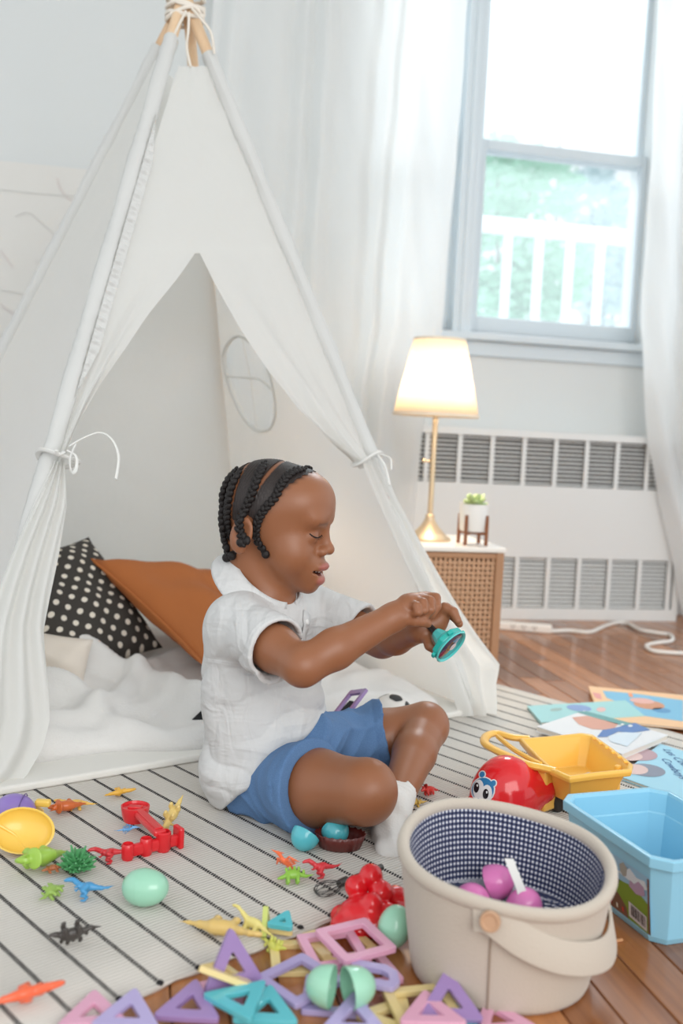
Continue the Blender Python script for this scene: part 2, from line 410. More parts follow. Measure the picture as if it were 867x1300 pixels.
# --- outside: balcony railing and trees
root = thing('balcony_railing', 'white balcony railing with upright bars outside the window', 'railing', tuple(RW(2.2, 4.2, .9)))
M_rail = mat('railing_paint', rgb(245, 247, 248), .5)
b = MB(); wbox(b, .6, 3.6, 1.50, 1.56, 4.17, 4.23); b.build('top_rail', M_rail, root, smooth=False, bev=.006)
b = MB(); wbox(b, .6, 3.6, .98, 1.02, 4.18, 4.22); b.build('bottom_rail', M_rail, root, smooth=False, bev=.006)
bar = None
for k in range(20):
    u = .7+.146*k
    if bar is None:
        bb = MB(); bb.box((0, 0, .24), (.030, .030, .49), (U, V, ZZ)); bar = bb.build('bar', M_rail, root, smooth=False, world=False); o = bar
    else: o = bar.copy(); COL.objects.link(o)
    o.location = Vector(RW(u, 4.2, 1.01))-root.location
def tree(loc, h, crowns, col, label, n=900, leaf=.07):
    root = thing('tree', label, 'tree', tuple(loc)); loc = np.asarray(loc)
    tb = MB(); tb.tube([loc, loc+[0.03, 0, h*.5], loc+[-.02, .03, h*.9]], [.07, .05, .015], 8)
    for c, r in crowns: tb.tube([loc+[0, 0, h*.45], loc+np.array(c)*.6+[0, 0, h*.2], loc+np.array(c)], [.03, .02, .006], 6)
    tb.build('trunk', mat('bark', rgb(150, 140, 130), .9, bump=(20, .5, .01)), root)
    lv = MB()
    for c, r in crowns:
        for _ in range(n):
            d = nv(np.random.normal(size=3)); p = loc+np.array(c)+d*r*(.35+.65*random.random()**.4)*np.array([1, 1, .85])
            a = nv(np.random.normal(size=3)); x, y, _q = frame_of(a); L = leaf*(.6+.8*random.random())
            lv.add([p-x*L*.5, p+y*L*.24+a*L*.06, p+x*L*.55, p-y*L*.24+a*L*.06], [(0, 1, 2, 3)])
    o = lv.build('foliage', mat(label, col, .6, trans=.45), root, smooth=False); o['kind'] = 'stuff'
def crown(x, y, c, r):
    d = ray(x, y); return CAM+d*((c-CAM@V)/(d@V)), r
def tree_at(crowns, *a):
    ps = [crown(*q) for q in crowns]; base = sum(p for p, r in ps)/len(ps)*np.array([1, 1, 0])-ZZ*2.5
    tree(base, max(p[2] for p, r in ps)+2.5, [(tuple(p-base), r) for p, r in ps], *a)
tree_at([(632, 225, 6.3, .34), (672, 240, 6.5, .36), (640, 330, 6.3, .34), (690, 345, 6.4, .34), (628, 395, 6.3, .30), (665, 400, 6.4, .30)], rgb(176, 222, 196), 'pale green leafy tree behind the railing, left half of the window', 420, .10)  # leaf colours of all the trees lightened to stand for overexposed daylight and haze
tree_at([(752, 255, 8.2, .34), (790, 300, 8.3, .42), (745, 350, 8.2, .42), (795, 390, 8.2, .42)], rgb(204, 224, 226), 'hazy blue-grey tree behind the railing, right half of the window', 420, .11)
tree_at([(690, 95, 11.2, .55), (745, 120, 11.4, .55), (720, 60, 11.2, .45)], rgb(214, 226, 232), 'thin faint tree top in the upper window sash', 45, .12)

# --- convector heater under the window
HV = 3.096
HU0, HU1, HZ = .845, 1.862, .627
root = thing('heater_cabinet', 'white metal convector heater with two louvred grilles below the window', 'heater', tuple(RW(1.36, HV+.065, 0)))
M_heat = mat('heater_enamel', rgb(228, 229, 227), .4, bump=(12, .05, .001))
b = MB(); cols = [.93+.1115*k for k in range(9)]
def rowbox(z0, z1): wbox(b, HU0, HU1, z0, z1, HV, HV+.006)
rowbox(.0, .042); rowbox(.21, .452); rowbox(.607, HZ)
for z0, z1 in ((.042, .21), (.452, .607)):
    wbox(b, HU0, cols[0]-.048 if False else HU0+.022, z0, z1, HV, HV+.006)
    for k in range(9):
        a = HU0+.022 if k == 0 else None
        uc = cols[k]
        if uc+.008 < HU1-.02: wbox(b, uc-.008, uc+.008, z0, z1, HV, HV+.006)
    wbox(b, HU1-.022, HU1, z0, z1, HV, HV+.006)
b.build('front_panel', M_heat, root, smooth=False, bev=.0015, seg=1)
b = MB(); wbox(b, HU0, HU1, HZ-.004, HZ+.004, HV-.004, WC-.002); wbox(b, HU0, HU0+.006, 0, HZ, HV+.006, WC-.002); wbox(b, HU1-.006, HU1, 0, HZ, HV+.006, WC-.002)
wbox(b, HU0-.002, HU1+.002, HZ-.02, HZ+.004, HV-.006, HV); b.build('casing', M_heat, root, smooth=False, bev=.002)
b = MB(); wbox(b, HU0+.01, HU1-.01, .03, .61, HV+.05, HV+.06); b.build('recess_shade', mat('heater_inside', rgb(78, 70, 66), .9), root, smooth=False)  # dark panel behind the slats; its colour stands for shade in the recess
edges = [HU0+.022]+[c for c in cols if c+.01 < HU1-.02]+[HU1-.022]
SL = {}
tilt = math.radians(38)
for z0, z1, n in ((.042, .21, 12), (.452, .607, 11)):
    for k in range(len(edges)-1):
        wd = round(edges[k+1]-edges[k]-(.016 if 0 < k < len(edges)-2 else .008), 4)
        uc = (edges[k]+edges[k+1])/2+(0.004 if k == len(edges)-2 else 0)-(0.004 if k == 0 else 0)
        if wd < .01: continue
        for i in range(n):
            z = z0+(i+.5)*(z1-z0)/n
            dp = .0132 if z0 < .1 else .0085
            if (wd, dp) not in SL:
                s = MB(); ax = (U, V*math.cos(tilt)+ZZ*math.sin(tilt), -V*math.sin(tilt)+ZZ*math.cos(tilt)); s.box((0, 0, 0), (wd, dp, .0016), ax)
                o = s.build('louvre_slat', M_heat, root, smooth=False, world=False); SL[wd, dp] = o
            else: o = SL[wd, dp].copy(); COL.objects.link(o)
            o.location = Vector(RW(uc, HV+.011, z))-root.location

# --- rug: cream weave with rows of slanted black dashes
t = NT('cream_weave'); mp = t.new('ShaderNodeMapping'); t.link(t.coord(), mp.inputs[0]); mp.inputs['Rotation'].default_value = (0, 0, -(RD-math.pi/2))
wv = t.new('ShaderNodeTexWave', wave_type='BANDS', bands_direction='Y'); wv.inputs['Scale'].default_value = 55; wv.inputs['Distortion'].default_value = 1.2; wv.inputs['Detail'].default_value = 1; t.link(mp.outputs[0], wv.inputs[0])
t.b.inputs['Base Color'].default_value = rgb(226, 221, 213); t.b.inputs['Roughness'].default_value = .95
c = t.mix(wv.outputs[1], rgb(196, 190, 182), rgb(220, 215, 207)); t.link(c, t.b.inputs['Base Color']); t.bump(wv.outputs[1], .5, .002); M_rug = t.m
RUGT = .006
rug = thing('striped_rug', 'cream woven rug with thin black dashed stripes on the wooden floor', 'rug', tuple(RE*(RUG_E0+.75)+RDV*(RUG_D0+.9)))
b = MB()
def rg(u, v):
    e = RUG_E0+(RUG_E1-RUG_E0)*u; d = RUG_D0+1.62*v
    if v == 0: d += .002*math.sin(e*90)+.003*math.sin(e*23)
    return RE*e+RDV*d+ZZ*RUGT
b.grid(rg, 60, 20); b.build('weave', M_rug, rug, solid=RUGT-.0004, auto=False)
# hem of the near edge
b = MB(); b.tube([rg(i/60, 0)-ZZ*.003+RDV*.001 for i in range(61)], .0035, 6); b.build('hem', M_rug, rug)
dash = MB(); pitch = .0047; nd = int(1.60/pitch)
for i in range(nd):
    d = .006+i*pitch; w_ = .0030; l_ = .0014
    q = [RE*(-w_)+RDV*(d-l_-.0011), RE*w_+RDV*(d-l_+.0011), RE*w_+RDV*(d+l_+.0011), RE*(-w_)+RDV*(d+l_-.0011)]
    q2 = [p*1.0+ZZ*.0011 for p in [(q[0]*.8+q[2]*.2), (q[1]*.8+q[3]*.2), (q[2]*.8+q[0]*.2), (q[3]*.8+q[1]*.2)]]
    dash.add(q+q2, [(4, 5, 6, 7), (0, 1, 5, 4), (1, 2, 6, 5), (2, 3, 7, 6), (3, 0, 4, 7)])
dash.ball(RDV*.002+ZZ*.0005, (.0042, .0042, .0028), 8, 4)
M_blk = mat('black_yarn', rgb(34, 32, 34), .9)
so = None
for k in range(-4, 40):
    e = STRIPE0+STRIPE*k
    if not RUG_E0+.02 < e < RUG_E1-.01: continue
    if so is None: so = dash.build('stripe', M_blk, rug, smooth=False, world=False); o = so
    else: o = so.copy(); COL.objects.link(o)
    o.location = Vector(RE*e+RDV*RUG_D0+ZZ*(RUGT-.0001))-rug.location
def RZ(p): return RUGT if on_rug(np.asarray(p)) else 0.
def G(x, y):                               # the resting surface (rug or floor) at pixel (x, y)
    p = FL(x, y, RUGT); return p if on_rug(p) else FL(x, y)

# --- curtains
def sheer(name, col, transp, transl):
    t = NT(name); d = t.b; d.inputs['Base Color'].default_value = col; d.inputs['Roughness'].default_value = .9
    tl = t.new('ShaderNodeBsdfTranslucent'); tl.inputs[0].default_value = col; tr = t.new('ShaderNodeBsdfTransparent')
    m1 = t.new('ShaderNodeMixShader'); m1.inputs[0].default_value = transl; t.link(d.outputs[0], m1.inputs[1]); t.link(tl.outputs[0], m1.inputs[2])
    m2 = t.new('ShaderNodeMixShader'); m2.inputs[0].default_value = transp; t.link(m1.outputs[0], m2.inputs[1]); t.link(tr.outputs[0], m2.inputs[2]); t.link(m2.outputs[0], t.o.inputs[0]); return t.m
M_sheer = sheer('sheer_curtain_cloth', rgb(244, 245, 244), .03, .45)
def curtain(name, label, left, right, v0, npl, amp, ph, cat='curtain'):
    """left/right: (z, u) polylines; the cloth hangs between them in pleats"""
    zs = [q[0] for q in left][::-1]; L = [q[1] for q in left][::-1]; R = [q[1] for q in right][::-1]; zr = [q[0] for q in right][::-1]
    b = MB(); rr = random.Random(ph)
    phs = [rr.uniform(-1, 1) for _ in range(12)]
    def fn(s, tt):
        z = .02+(2.62-.02)*tt; a = np.interp(z, zs, L); c = np.interp(z, zr, R)
        s2 = s+.012*math.sin(z*2.3+phs[0]*3+s*9)
        x = 2*math.pi*npl*s2+phs[1]*3
        y = math.sin(x+1.1*math.sin(x*.37+phs[2]*3)+.5*math.sin(z*1.7+phs[3]*4))*amp*(.75+.35*math.sin(s*17+phs[4]*5))
        y += .006*math.sin(z*7+s*25)+.004*math.sin(z*19+s*60)
        return RW(a+(c-a)*s, v0+y, z)
    b.grid(fn, 130, 40)
    o = b.build(name, M_sheer, auto=False); tag(o, label, cat); return o
curtain('sheer_curtain', 'long white sheer curtain behind the tent and the lamp, left of the window', [(2.62, .2), (0.02, .16)], [(2.62, .985), (1.94, .965), (.93, .945), (.64, .90), (.02, .88)], 3.055, 8, .016, 3)
curtain('sheer_curtain', 'white sheer curtain at the right edge, falling over the heater end', [(2.62, 1.60), (2.03, 1.615), (1.0, 1.635), (.62, 1.68), (.275, 1.795), (.087, 1.85), (.02, 1.87)], [(2.62, 2.25), (.02, 2.35)], 3.045, 8, .024, 5)

# --- child's drawing on the wall
root = thing('wall_drawing', 'large white paper with faint pastel scribbles taped to the wall, left of tent', 'drawing', tuple(RW(-.4, WC-.003, .7)))
b = MB()
def pg(u, v): return RW(-1.3+1.32*u, WC-.004-.004*math.sin(u*9)*math.sin(v*3.1), .35+1.01*v)
b.grid(pg, 24, 12); b.build('paper_sheet', mat('drawing_paper', rgb(226, 224, 219), .8), root, auto=False)
for pts, c in (([(73, 226), (75, 236), (86, 252), (96, 256)], rgb(214, 190, 190)), ([(0, 318), (8, 328), (16, 340)], rgb(214, 176, 176)), ([(0, 385), (12, 395), (25, 402), (40, 398)], rgb(214, 176, 176)), ([(0, 369), (18, 371), (38, 376), (52, 368)], rgb(205, 206, 204)), ([(20, 275), (36, 270), (52, 282), (70, 300)], rgb(204, 202, 198)), ([(0, 241), (40, 245), (90, 249), (105, 249)], rgb(200, 202, 200)), ([(45, 330), (52, 345), (40, 360)], rgb(206, 200, 198)), ([(0, 425), (14, 428), (24, 440)], rgb(205, 210, 204))):
    def wp(x, y, c_=WC-.0065):
        d = ray(x, y); t_ = (c_-CAM@V)/(d@V); return CAM+d*t_
    l = MB(); l.tube(smoothpath([wp(*q) for q in pts], 5), .0016, 5, flat=.3); l.build('pencil_line', mat('pencil_%d' % int(c[0]*1e4), c, .9), root)
# ================================================================== tent
TA = FL(-60, 1010); TB = FL(603, 908); TAPX = P(235, 15, 2.23)
_s = TB-TA; _n = np.array([-_s[1], _s[0], 0]); TCc = TB+_n*.97; TD = TA+_n*1.0
M_canvas = None
t = NT('tent_canvas'); col = rgb(243, 243, 240); t.b.inputs['Base Color'].default_value = col; t.b.inputs['Roughness'].default_value = .9
n1 = t.noise(14, 5); n2 = t.noise(900, 2); h = t.math('ADD', n1, t.math('MULTIPLY', n2, .04)); t.bump(h, .35, .012)
tl = t.new('ShaderNodeBsdfTranslucent'); tl.inputs[0].default_value = col; mx = t.new('ShaderNodeMixShader'); mx.inputs[0].default_value = .46
t.link(t.b.outputs[0], mx.inputs[1]); t.link(tl.outputs[0], mx.inputs[2]); t.link(mx.outputs[0], t.o.inputs[0]); M_canvas = t.m
tent = thing('play_tent', 'white canvas play tent on four wooden poles, opening tied back', 'tent', tuple((TA+TCc)/2))
M_pole = wood('pole_pine', rgb(218, 182, 144), rgb(238, 208, 172), .5, .0, axis=(30, 30, 3))
center = (TA+TB+TCc+TD)/4
offs = {0: (-.010, -.022, 0), 1: (.016, -.014, 0), 2: (.012, .02, 0), 3: (-.022, .010, 0)}
poles = []
for i, q in enumerate((TA, TB, TCc, TD)):
    top = TAPX+np.array(offs[i])*.8; d = nv(top-q); q2 = q+ZZ*(RUGT+.003)
    bk = _n*.03/np.linalg.norm(_n)*(i == 2)
    b = MB(); b.tube([q2+bk, top+bk*.3, top+d*.17], [.0125, .0125, .0115], 12); b.build('pole', M_pole, tent); poles.append((q2, top))
# rope lashing where the poles cross
M_rope = mat('cotton_rope', rgb(236, 228, 216), .9)
b = MB(); ctr = TAPX+ZZ*.008
pts = []
for k in range(110):
    a = k*.36; pts.append(ctr+np.array([.040*math.cos(a), .036*math.sin(a), .024*math.sin(k*.113)+.007*math.sin(a*1.7+k*.05)]))
b.tube(smoothpath(pts, 2), .0042, 6); b.build('rope_lashing', M_rope, tent)
b = MB(); b.tube(smoothpath([P(243, 10, 2.2), P(256, 25, 2.18), P(268, 42, 2.18), P(272, 68, 2.19)], 6), .003, 6); b.tube(smoothpath([P(236, 14, 2.18), P(229, 28, 2.17), P(221, 45, 2.17), P(212, 72, 2.18)], 6), .0028, 6)
b.tube(smoothpath([P(240, 16, 2.17), P(239, 40, 2.16), P(237, 60, 2.17), P(242, 85, 2.17)], 6), .0028, 6); b.build('rope_end', M_rope, tent)
# canvas panels
def pole_pt(i, tt): return poles[i][0]+(poles[i][1]-poles[i][0])*tt
TOP = [.925, .915, .9, .93]
def wr(p, a=.004): return a*(math.sin(p[0]*31+p[2]*17)*math.sin(p[2]*23-p[1]*11)+.6*math.sin(p[2]*61+p[0]*40+3*math.sin(p[1]*9)))
def panel(i, j, name, nrm_out, nu=30, nv2=40, sag=.02):
    b = MB()
    def fn(s, tt):
        a = pole_pt(i, .004+tt*(TOP[i]-.004)); c = pole_pt(j, .004+tt*(TOP[j]-.004)); p = a+(c-a)*s
        q = 4*s*(1-s); return p-nrm_out*sag*q*(1-tt)*1.2+nrm_out*wr(p)*q
    b.grid(fn, nu, nv2); return b.build(name, M_canvas, tent, auto=False)
def outn(i, j):
    q = (TA, TB, TCc, TD); return nv(np.cross(q[j]-q[i], TAPX-q[i]))
panel(3, 0, 'side_panel', outn(3, 0)); panel(2, 3, 'back_panel', outn(2, 3))
# right panel with an oval window
n_ = outn(1, 2); pa, pb, pc, pd = pole_pt(1, .004), pole_pt(2, .004), pole_pt(2, TOP[2]), pole_pt(1, TOP[1])
def onplane(x, y, p0, n0):
    d = ray(x, y); return CAM+d*(((p0-CAM)@n0)/(d@n0))
win_px = [(303, 427), (290, 436), (284, 452), (287, 472), (293, 495), (302, 516), (314, 536), (328, 547), (342, 545), (350, 528), (349, 505), (344, 480), (336, 458), (322, 438)]
wp_ = smoothpath([onplane(x, y, pa, n_) for x, y in win_px], 3, True)
bm = bmesh.new()
def loop(pts):
    vs = [bm.verts.new(p) for p in pts]; return [bm.edges.new((vs[k], vs[(k+1) % len(vs)])) for k in range(len(vs))]
def sub_(a, b_, n): return [a+(b_-a)*k/n for k in range(n)]
es = loop(sub_(pa, pb, 10)+sub_(pb, pc, 12)+sub_(pc, pd, 2)+sub_(pd, pa, 12))+loop(wp_)
bmesh.ops.triangle_fill(bm, edges=es, use_beauty=True)
me = bpy.data.meshes.new('window_panel'); 
for v in bm.verts: v.co = v.co-tent.location
bm.to_mesh(me); bm.free(); wpn = link_mesh('window_panel', me, M_canvas, tent)
b = MB(); b.tube(wp_, .006, 8, closed=True, flat=.5); b.build('window_trim', M_canvas, wpn)
b = MB(); b.tube(smoothpath([onplane(289, 478, pa, n_), onplane(316, 480, pa, n_), onplane(330, 482, pa, n_), onplane(346, 495, pa, n_)], 4), .005, 6, flat=.5)
b.tube([onplane(307, 428, pa, n_), onplane(318, 480, pa, n_), onplane(326, 546, pa, n_)], .003, 6, flat=.5); b.build('window_bar', M_canvas, wpn)
# front: canvas above the opening, two flaps tied to the poles, the skirts below the ties
fn_ = outn(0, 1); FP = TA+fn_*.012
def fpt(x, y, out=0.): return onplane(x, y, FP, fn_)+fn_*out
rows = []   # (left px, right px) for the upper part and each flap
def lpole(y): return 226+(y-85)*(72-226)/(585-85)
def rpole(y): return 263+(y-85)*(467-263)/(578-85)
b = MB()
b.grid(lambda s, tt: fpt(lpole(84+236*tt)+(rpole(84+236*tt)-lpole(84+236*tt))*s, 84+237*tt, -.0015*tt+wr(fpt(200, 200)+np.array([s*.4, 0, tt*.6]), .003)*(1-tt)), 24, 24)
# left flap
LO = [(318, 250), (352, 226), (400, 187), (440, 160), (490, 125), (540, 96), (578, 80), (590, 78)]; RO = [(318, 252), (360, 272), (420, 305), (470, 338), (520, 377), (555, 415), (578, 448), (588, 461)]
def interp(tab, y): return float(np.interp(y, [q[0] for q in tab], [q[1] for q in tab]))
def flapL(s, tt):
    y = 316+274*tt; a = lpole(y); c = interp(LO, y); x = a+(c-a)*s
    return fpt(x, y+8*math.sin(s*3)*tt, (.018*math.sin(s*9+tt*6)+.009*math.sin(s*21+tt*4))*math.sin(math.pi*s)*tt+.01*s*tt)
def flapR(s, tt):
    y = 316+269*tt; a = rpole(y); c = interp(RO, y); x = a+(c-a)*s
    return fpt(x, y+10*math.sin(s*3)*tt, (.020*math.sin(s*8+tt*5)+.009*math.sin(s*19+tt*3))*math.sin(math.pi*s)*tt+.01*s*tt)
b.grid(flapL, 14, 34); b.grid(flapR, 14, 34)
# skirts below the ties
SL_l = [(590, 66), (640, 40), (700, 14), (800, -25), (900, -62), (1010, -110)]; SL_r = [(590, 79), (640, 84), (700, 74), (760, 62), (800, 55), (860, 57), (915, 58), (950, 50), (985, 30), (1010, 4)]
def skirtL(s, tt):
    y = 588+424*tt; a = interp(SL_l, y); c = interp(SL_r, y)
    return fpt(a+(c-a)*s, y+(-8*math.sin(math.pi*s))*tt, .016*math.sin(s*22+2.5*math.sin(tt*5))*min(1, .3+tt)*(1-.5*tt)+.02*math.sin(math.pi*s)*tt+.012)
b.grid(skirtL, 36, 44)
SR_l = [(588, 455), (640, 474), (700, 500), (760, 528), (830, 556), (880, 573), (907, 583)]; SR_r = [(588, 474), (640, 503), (700, 538), (760, 572), (810, 602), (845, 626), (870, 620), (907, 622)]
def skirtR(s, tt):
    y = 584+326*tt; a = interp(SR_l, y); c = interp(SR_r, y)
    return fpt(a+(c-a)*s, y, .013*math.sin(s*15+2*math.sin(tt*4))*min(1, .3+tt)+.012)
b.grid(skirtR, 24, 40)
fo = b.build('front_panel', M_canvas, tent, auto=False)
# gathered pole sleeves
M_sleeve = mat('tent_hem', rgb(212, 212, 209), .9, bump=(14, .3, .01))
for i in (0, 1, 3):
    b = MB(); ax = frame_of(poles[i][1]-poles[i][0])
    def sl(s, tt):
        r = .0162+.0009*math.sin(tt*210+4*math.sin(tt*37)+3*math.sin(s*6.28))*(.4+.6*math.sin(tt*21)**2)+.0012*math.sin(s*6.28*3+tt*40)
        if i < 2 and .36 < tt < .43: r *= .94
        p = pole_pt(i, .01+tt*(TOP[i]+.012)); return p+r*(ax[0]*math.cos(2*math.pi*s)+ax[1]*math.sin(2*math.pi*s))
    b.grid(sl, 12, 150); b.build('pole_sleeve', M_sleeve, tent, auto=False)
# gathered seam beside the left front pole
b = MB(); ax = frame_of(poles[0][1]-poles[0][0]); sd_ = nv(np.cross(fn_, ax[2])); sd_ = sd_ if sd_[0] > 0 else -sd_
b.grid(lambda s, tt: pole_pt(0, .42+.40*tt)+sd_*(.010+.020*s*min(1, 6*tt, 6*(1-tt)))+fn_*(.016-.004*s+(.0035*math.sin(tt*190+3*math.sin(tt*31))+.0018*math.sin(tt*420))*(.3+.7*math.sin(math.pi*min(1, s*1.3)))), 6, 320); b.build('gathered_seam', M_sleeve, tent, auto=False)
# ties
M_tie = mat('cotton_tie', rgb(234, 233, 229), .9)
def tie(px_, wrap, strands, r=.0035):
    b = MB(); c = fpt(*px_, .0)
    ax = frame_of(poles[wrap][1]-poles[wrap][0]); rr = .036
    b.tube([c+rr*(ax[0]*math.cos(a)+ax[1]*math.sin(a)*.9)+ax[2]*.004*math.sin(a*2) for a in np.linspace(0, 6.28, 24, endpoint=False)], .006, 6, closed=True, flat=.6)
    for s in strands: b.tube(smoothpath([fpt(x, y, .04+.01*k) for k, (x, y) in enumerate(s)], 6), r, 6, flat=.5)
    b.build('tie', M_tie, tent)
tie((73, 583), 0, [[(78, 575), (95, 566), (112, 562), (124, 572), (130, 595), (124, 625)], [(76, 580), (85, 590), (82, 608), (74, 612), (70, 598), (75, 582)], [(72, 582), (62, 588), (58, 584)]])
tie((466, 583), 1, [[(466, 584), (472, 600), (474, 625)], [(468, 583), (478, 590), (476, 606)]])
# floor mat
b = MB(); fo_ = nv(np.cross(ZZ, TB-TA))
m = [TA-fo_*-.0+nv(TA-TB)*.05-_n*.05, TB-_n*.012+nv(TB-TA)*-.02, TCc, TD]
b.add([p*np.array([1, 1, 0])+ZZ*z for z in (RUGT+.0003, RUGT+.013) for p in m], [(3, 2, 1, 0), (4, 5, 6, 7), (0, 1, 5, 4), (1, 2, 6, 5), (2, 3, 7, 6), (3, 0, 4, 7)])
b.build('tent_floor', mat('quilted_floor', rgb(232, 230, 224), .9, bump=(50, .2, .002)), tent, smooth=False, bev=.004)
# ================================================================== furniture and soft things
# --- cane side table
TU1, TV0 = .946, 2.404; TU0, TV1 = TU1-.31, TV0+.30; TH = .318
root = thing('side_table', 'low woven cane side table with a white top beside the heater', 'table', tuple(RW((TU0+TU1)/2, (TV0+TV1)/2, 0)))
M_cane = mat('cane', rgb(196, 154, 120), .6, bump=(80, .3, .001), var=.18)
M_cane2 = mat('cane_post', rgb(176, 132, 98), .6, bump=(60, .4, .002), var=.2)
for u, v in ((TU0+.011, TV0+.011), (TU1-.011, TV0+.011), (TU0+.011, TV1-.011), (TU1-.011, TV1-.011)):
    b = MB(); wbox(b, u-.011, u+.011, RUGT+.0013 if any(on_rug(RW(u+i, v+j, 0)) for i in (-.011, .011) for j in (-.011, .011)) else 0, TH-.014, v-.011, v+.011); b.build('post', M_cane2, root, smooth=False, bev=.004)
b = MB(); wbox(b, TU0-.003, TU1+.003, TH-.014, TH, TV0-.003, TV1+.003); b.build('top', mat('table_top_white', rgb(238, 232, 224), .4), root, smooth=False, bev=.004, seg=3)
for nm, z0, z1 in (('rail', .012, .024), ('rail', TH-.030, TH-.016)):
    for (a, c, d, e) in ((TU0+.02, TU1-.02, TV0+.004, TV0+.016), (TU0+.02, TU1-.02, TV1-.016, TV1-.004), (TU0+.004, TU0+.016, TV0+.02, TV1-.02), (TU1-.016, TU1-.004, TV0+.02, TV1-.02)):
        b = MB(); wbox(b, a, c, z0, z1, d, e); b.build(nm, M_cane2, root, smooth=False, bev=.003)
pit = .0128
b = MB(); wbox(b, TU0+.02, TU1-.02, .02, TH-.02, TV1-.008, TV1-.004); wbox(b, TU1-.008, TU1-.004, .02, TH-.02, TV0+.02, TV1-.02); b.build('back_panel', M_cane2, root, smooth=False)
def strip(along, length, n, ph):
    """one woven cane strip: runs along, passes over and under"""
    b = MB(); v = []; N = n*4; nrm = V
    for i in range(N+1):
        s = length*i/N; w = .0017*math.sin(math.pi*s/pit+ph)
        for a, c in ((-.0037, -.0006), (.0037, -.0006), (.0037, .0006), (-.0037, .0006)):
            side = ZZ if along == 'u' else U
            v.append((U if along == 'u' else ZZ)*s+side*a+nrm*(w+c))
    f = [(i*4+k, i*4+(k+1) % 4, i*4+4+(k+1) % 4, i*4+4+k) for i in range(N) for k in range(4)]
    b.add(v, f); return b
wd, ht = TU1-TU0-.04, TH-.054; nu, nz = int(wd/pit), int(ht/pit)
protos = {}
for face in range(2):
    for al, cnt, L in (('u', nz, wd), ('z', nu, ht)):
        for i in range(cnt):
            key = (al, i % 2)
            if key not in protos: o = strip(al, L, nu if al == 'u' else nz, math.pi*((i % 2)+(al == 'z'))).build('cane_strip', M_cane, root, smooth=False, world=False); protos[key] = o
            else: o = protos[key].copy(); COL.objects.link(o)
            if face == 0: pos = RW(TU0+.02, TV0+.010, .026+pit*(i+.5)) if al == 'u' else RW(TU0+.02+pit*(i+.5), TV0+.010, .026)
            else:
                pos = RW(TU0+.010, TV1-.02, .026+pit*(i+.5)) if al == 'u' else RW(TU0+.010, TV1-.02-pit*(i+.5), .026); o.rotation_euler = (0, 0, -math.pi/2)
            o.location = Vector(pos)-root.location
# --- lamp on the table
LY = 2.66; LB = P(544, 688, LY); lx, ly = LB[0], LB[1]
lamp = thing('table_lamp', 'brass table lamp with a lit cream tapered shade on the cane table', 'lamp', (lx, ly, TH))
sc = LY/1264*1.0
M_brass = mat('aged_brass', rgb(214, 192, 160), .42, .75)
b = MB(); c = (lx, ly, TH)
b.lathe([(0, .0), (.058, 0), (.059, .004), (.056, .008), (.047, .013), (.036, .024), (.025, .036), (.016, .050), (.0115, .060), (.0125, .066), (.009, .070), (.0, .071)], c, 32); b.build('base', M_brass, lamp)
ztop = P(550, 430, LY)[2]; zbot = P(548, 528, LY)[2]
b = MB(); b.tube([(lx, ly, TH+.065), (lx, ly, zbot+.03)], .0072, 12); b.tube([(lx, ly, zbot+.0), (lx, ly, zbot+.07)], .013, 12); b.build('pole', M_brass, lamp)
b = MB(); kz = P(540, 585, LY)[2]; b.tube([(lx, ly, kz), (lx-.022, ly-.004, kz)], .003, 8); b.ball((lx-.025, ly-.004, kz), .006, 10, 6); b.build('knob', M_brass, lamp)
t = NT('lamp_shade_cloth'); t.b.inputs['Base Color'].default_value = rgb(250, 244, 234); t.b.inputs['Roughness'].default_value = .9
tl = t.new('ShaderNodeBsdfTranslucent'); tl.inputs[0].default_value = rgb(250, 236, 214); mx = t.new('ShaderNodeMixShader'); mx.inputs[0].default_value = .6
t.link(t.b.outputs[0], mx.inputs[1]); t.link(tl.outputs[0], mx.inputs[2]); t.link(mx.outputs[0], t.o.inputs[0]); t.bump(t.noise(400, 2), .15, .001)
b = MB(); b.lathe([(.114, zbot), (.0685, ztop)], (lx, ly, 0), 48); b.build('shade', t.m, lamp, solid=.0015)
b = MB(); b.lathe([(.1145, zbot-.001), (.1155, zbot+.001), (.1140, zbot+.007), (.1128, zbot+.006)], (lx, ly, 0), 48); b.build('shade_trim', mat('shade_trim', rgb(240, 226, 204), .8), lamp)
b = MB(); b.lathe([(.0698, ztop-.006), (.0700, ztop), (.0680, ztop+.001)], (lx, ly, 0), 48); b.build('shade_trim', mat('shade_trim', rgb(240, 226, 204), .8), lamp)
b = MB(); b.ball((lx, ly, zbot+.135), (.020, .020, .028), 16, 10)
t = NT('bulb_glow'); t.b.inputs['Emission Color'].default_value = (1, .84, .66, 1); t.b.inputs['Emission Strength'].default_value = 14; b.build('bulb', t.m, lamp)
pl = bpy.data.lights.new('bulb_light', 'POINT'); pl.energy = 6.5; pl.color = (1, .82, .62); pl.shadow_soft_size = .035
po = bpy.data.objects.new('bulb_light', pl); COL.objects.link(po); po.location = (lx, ly, zbot+.085)
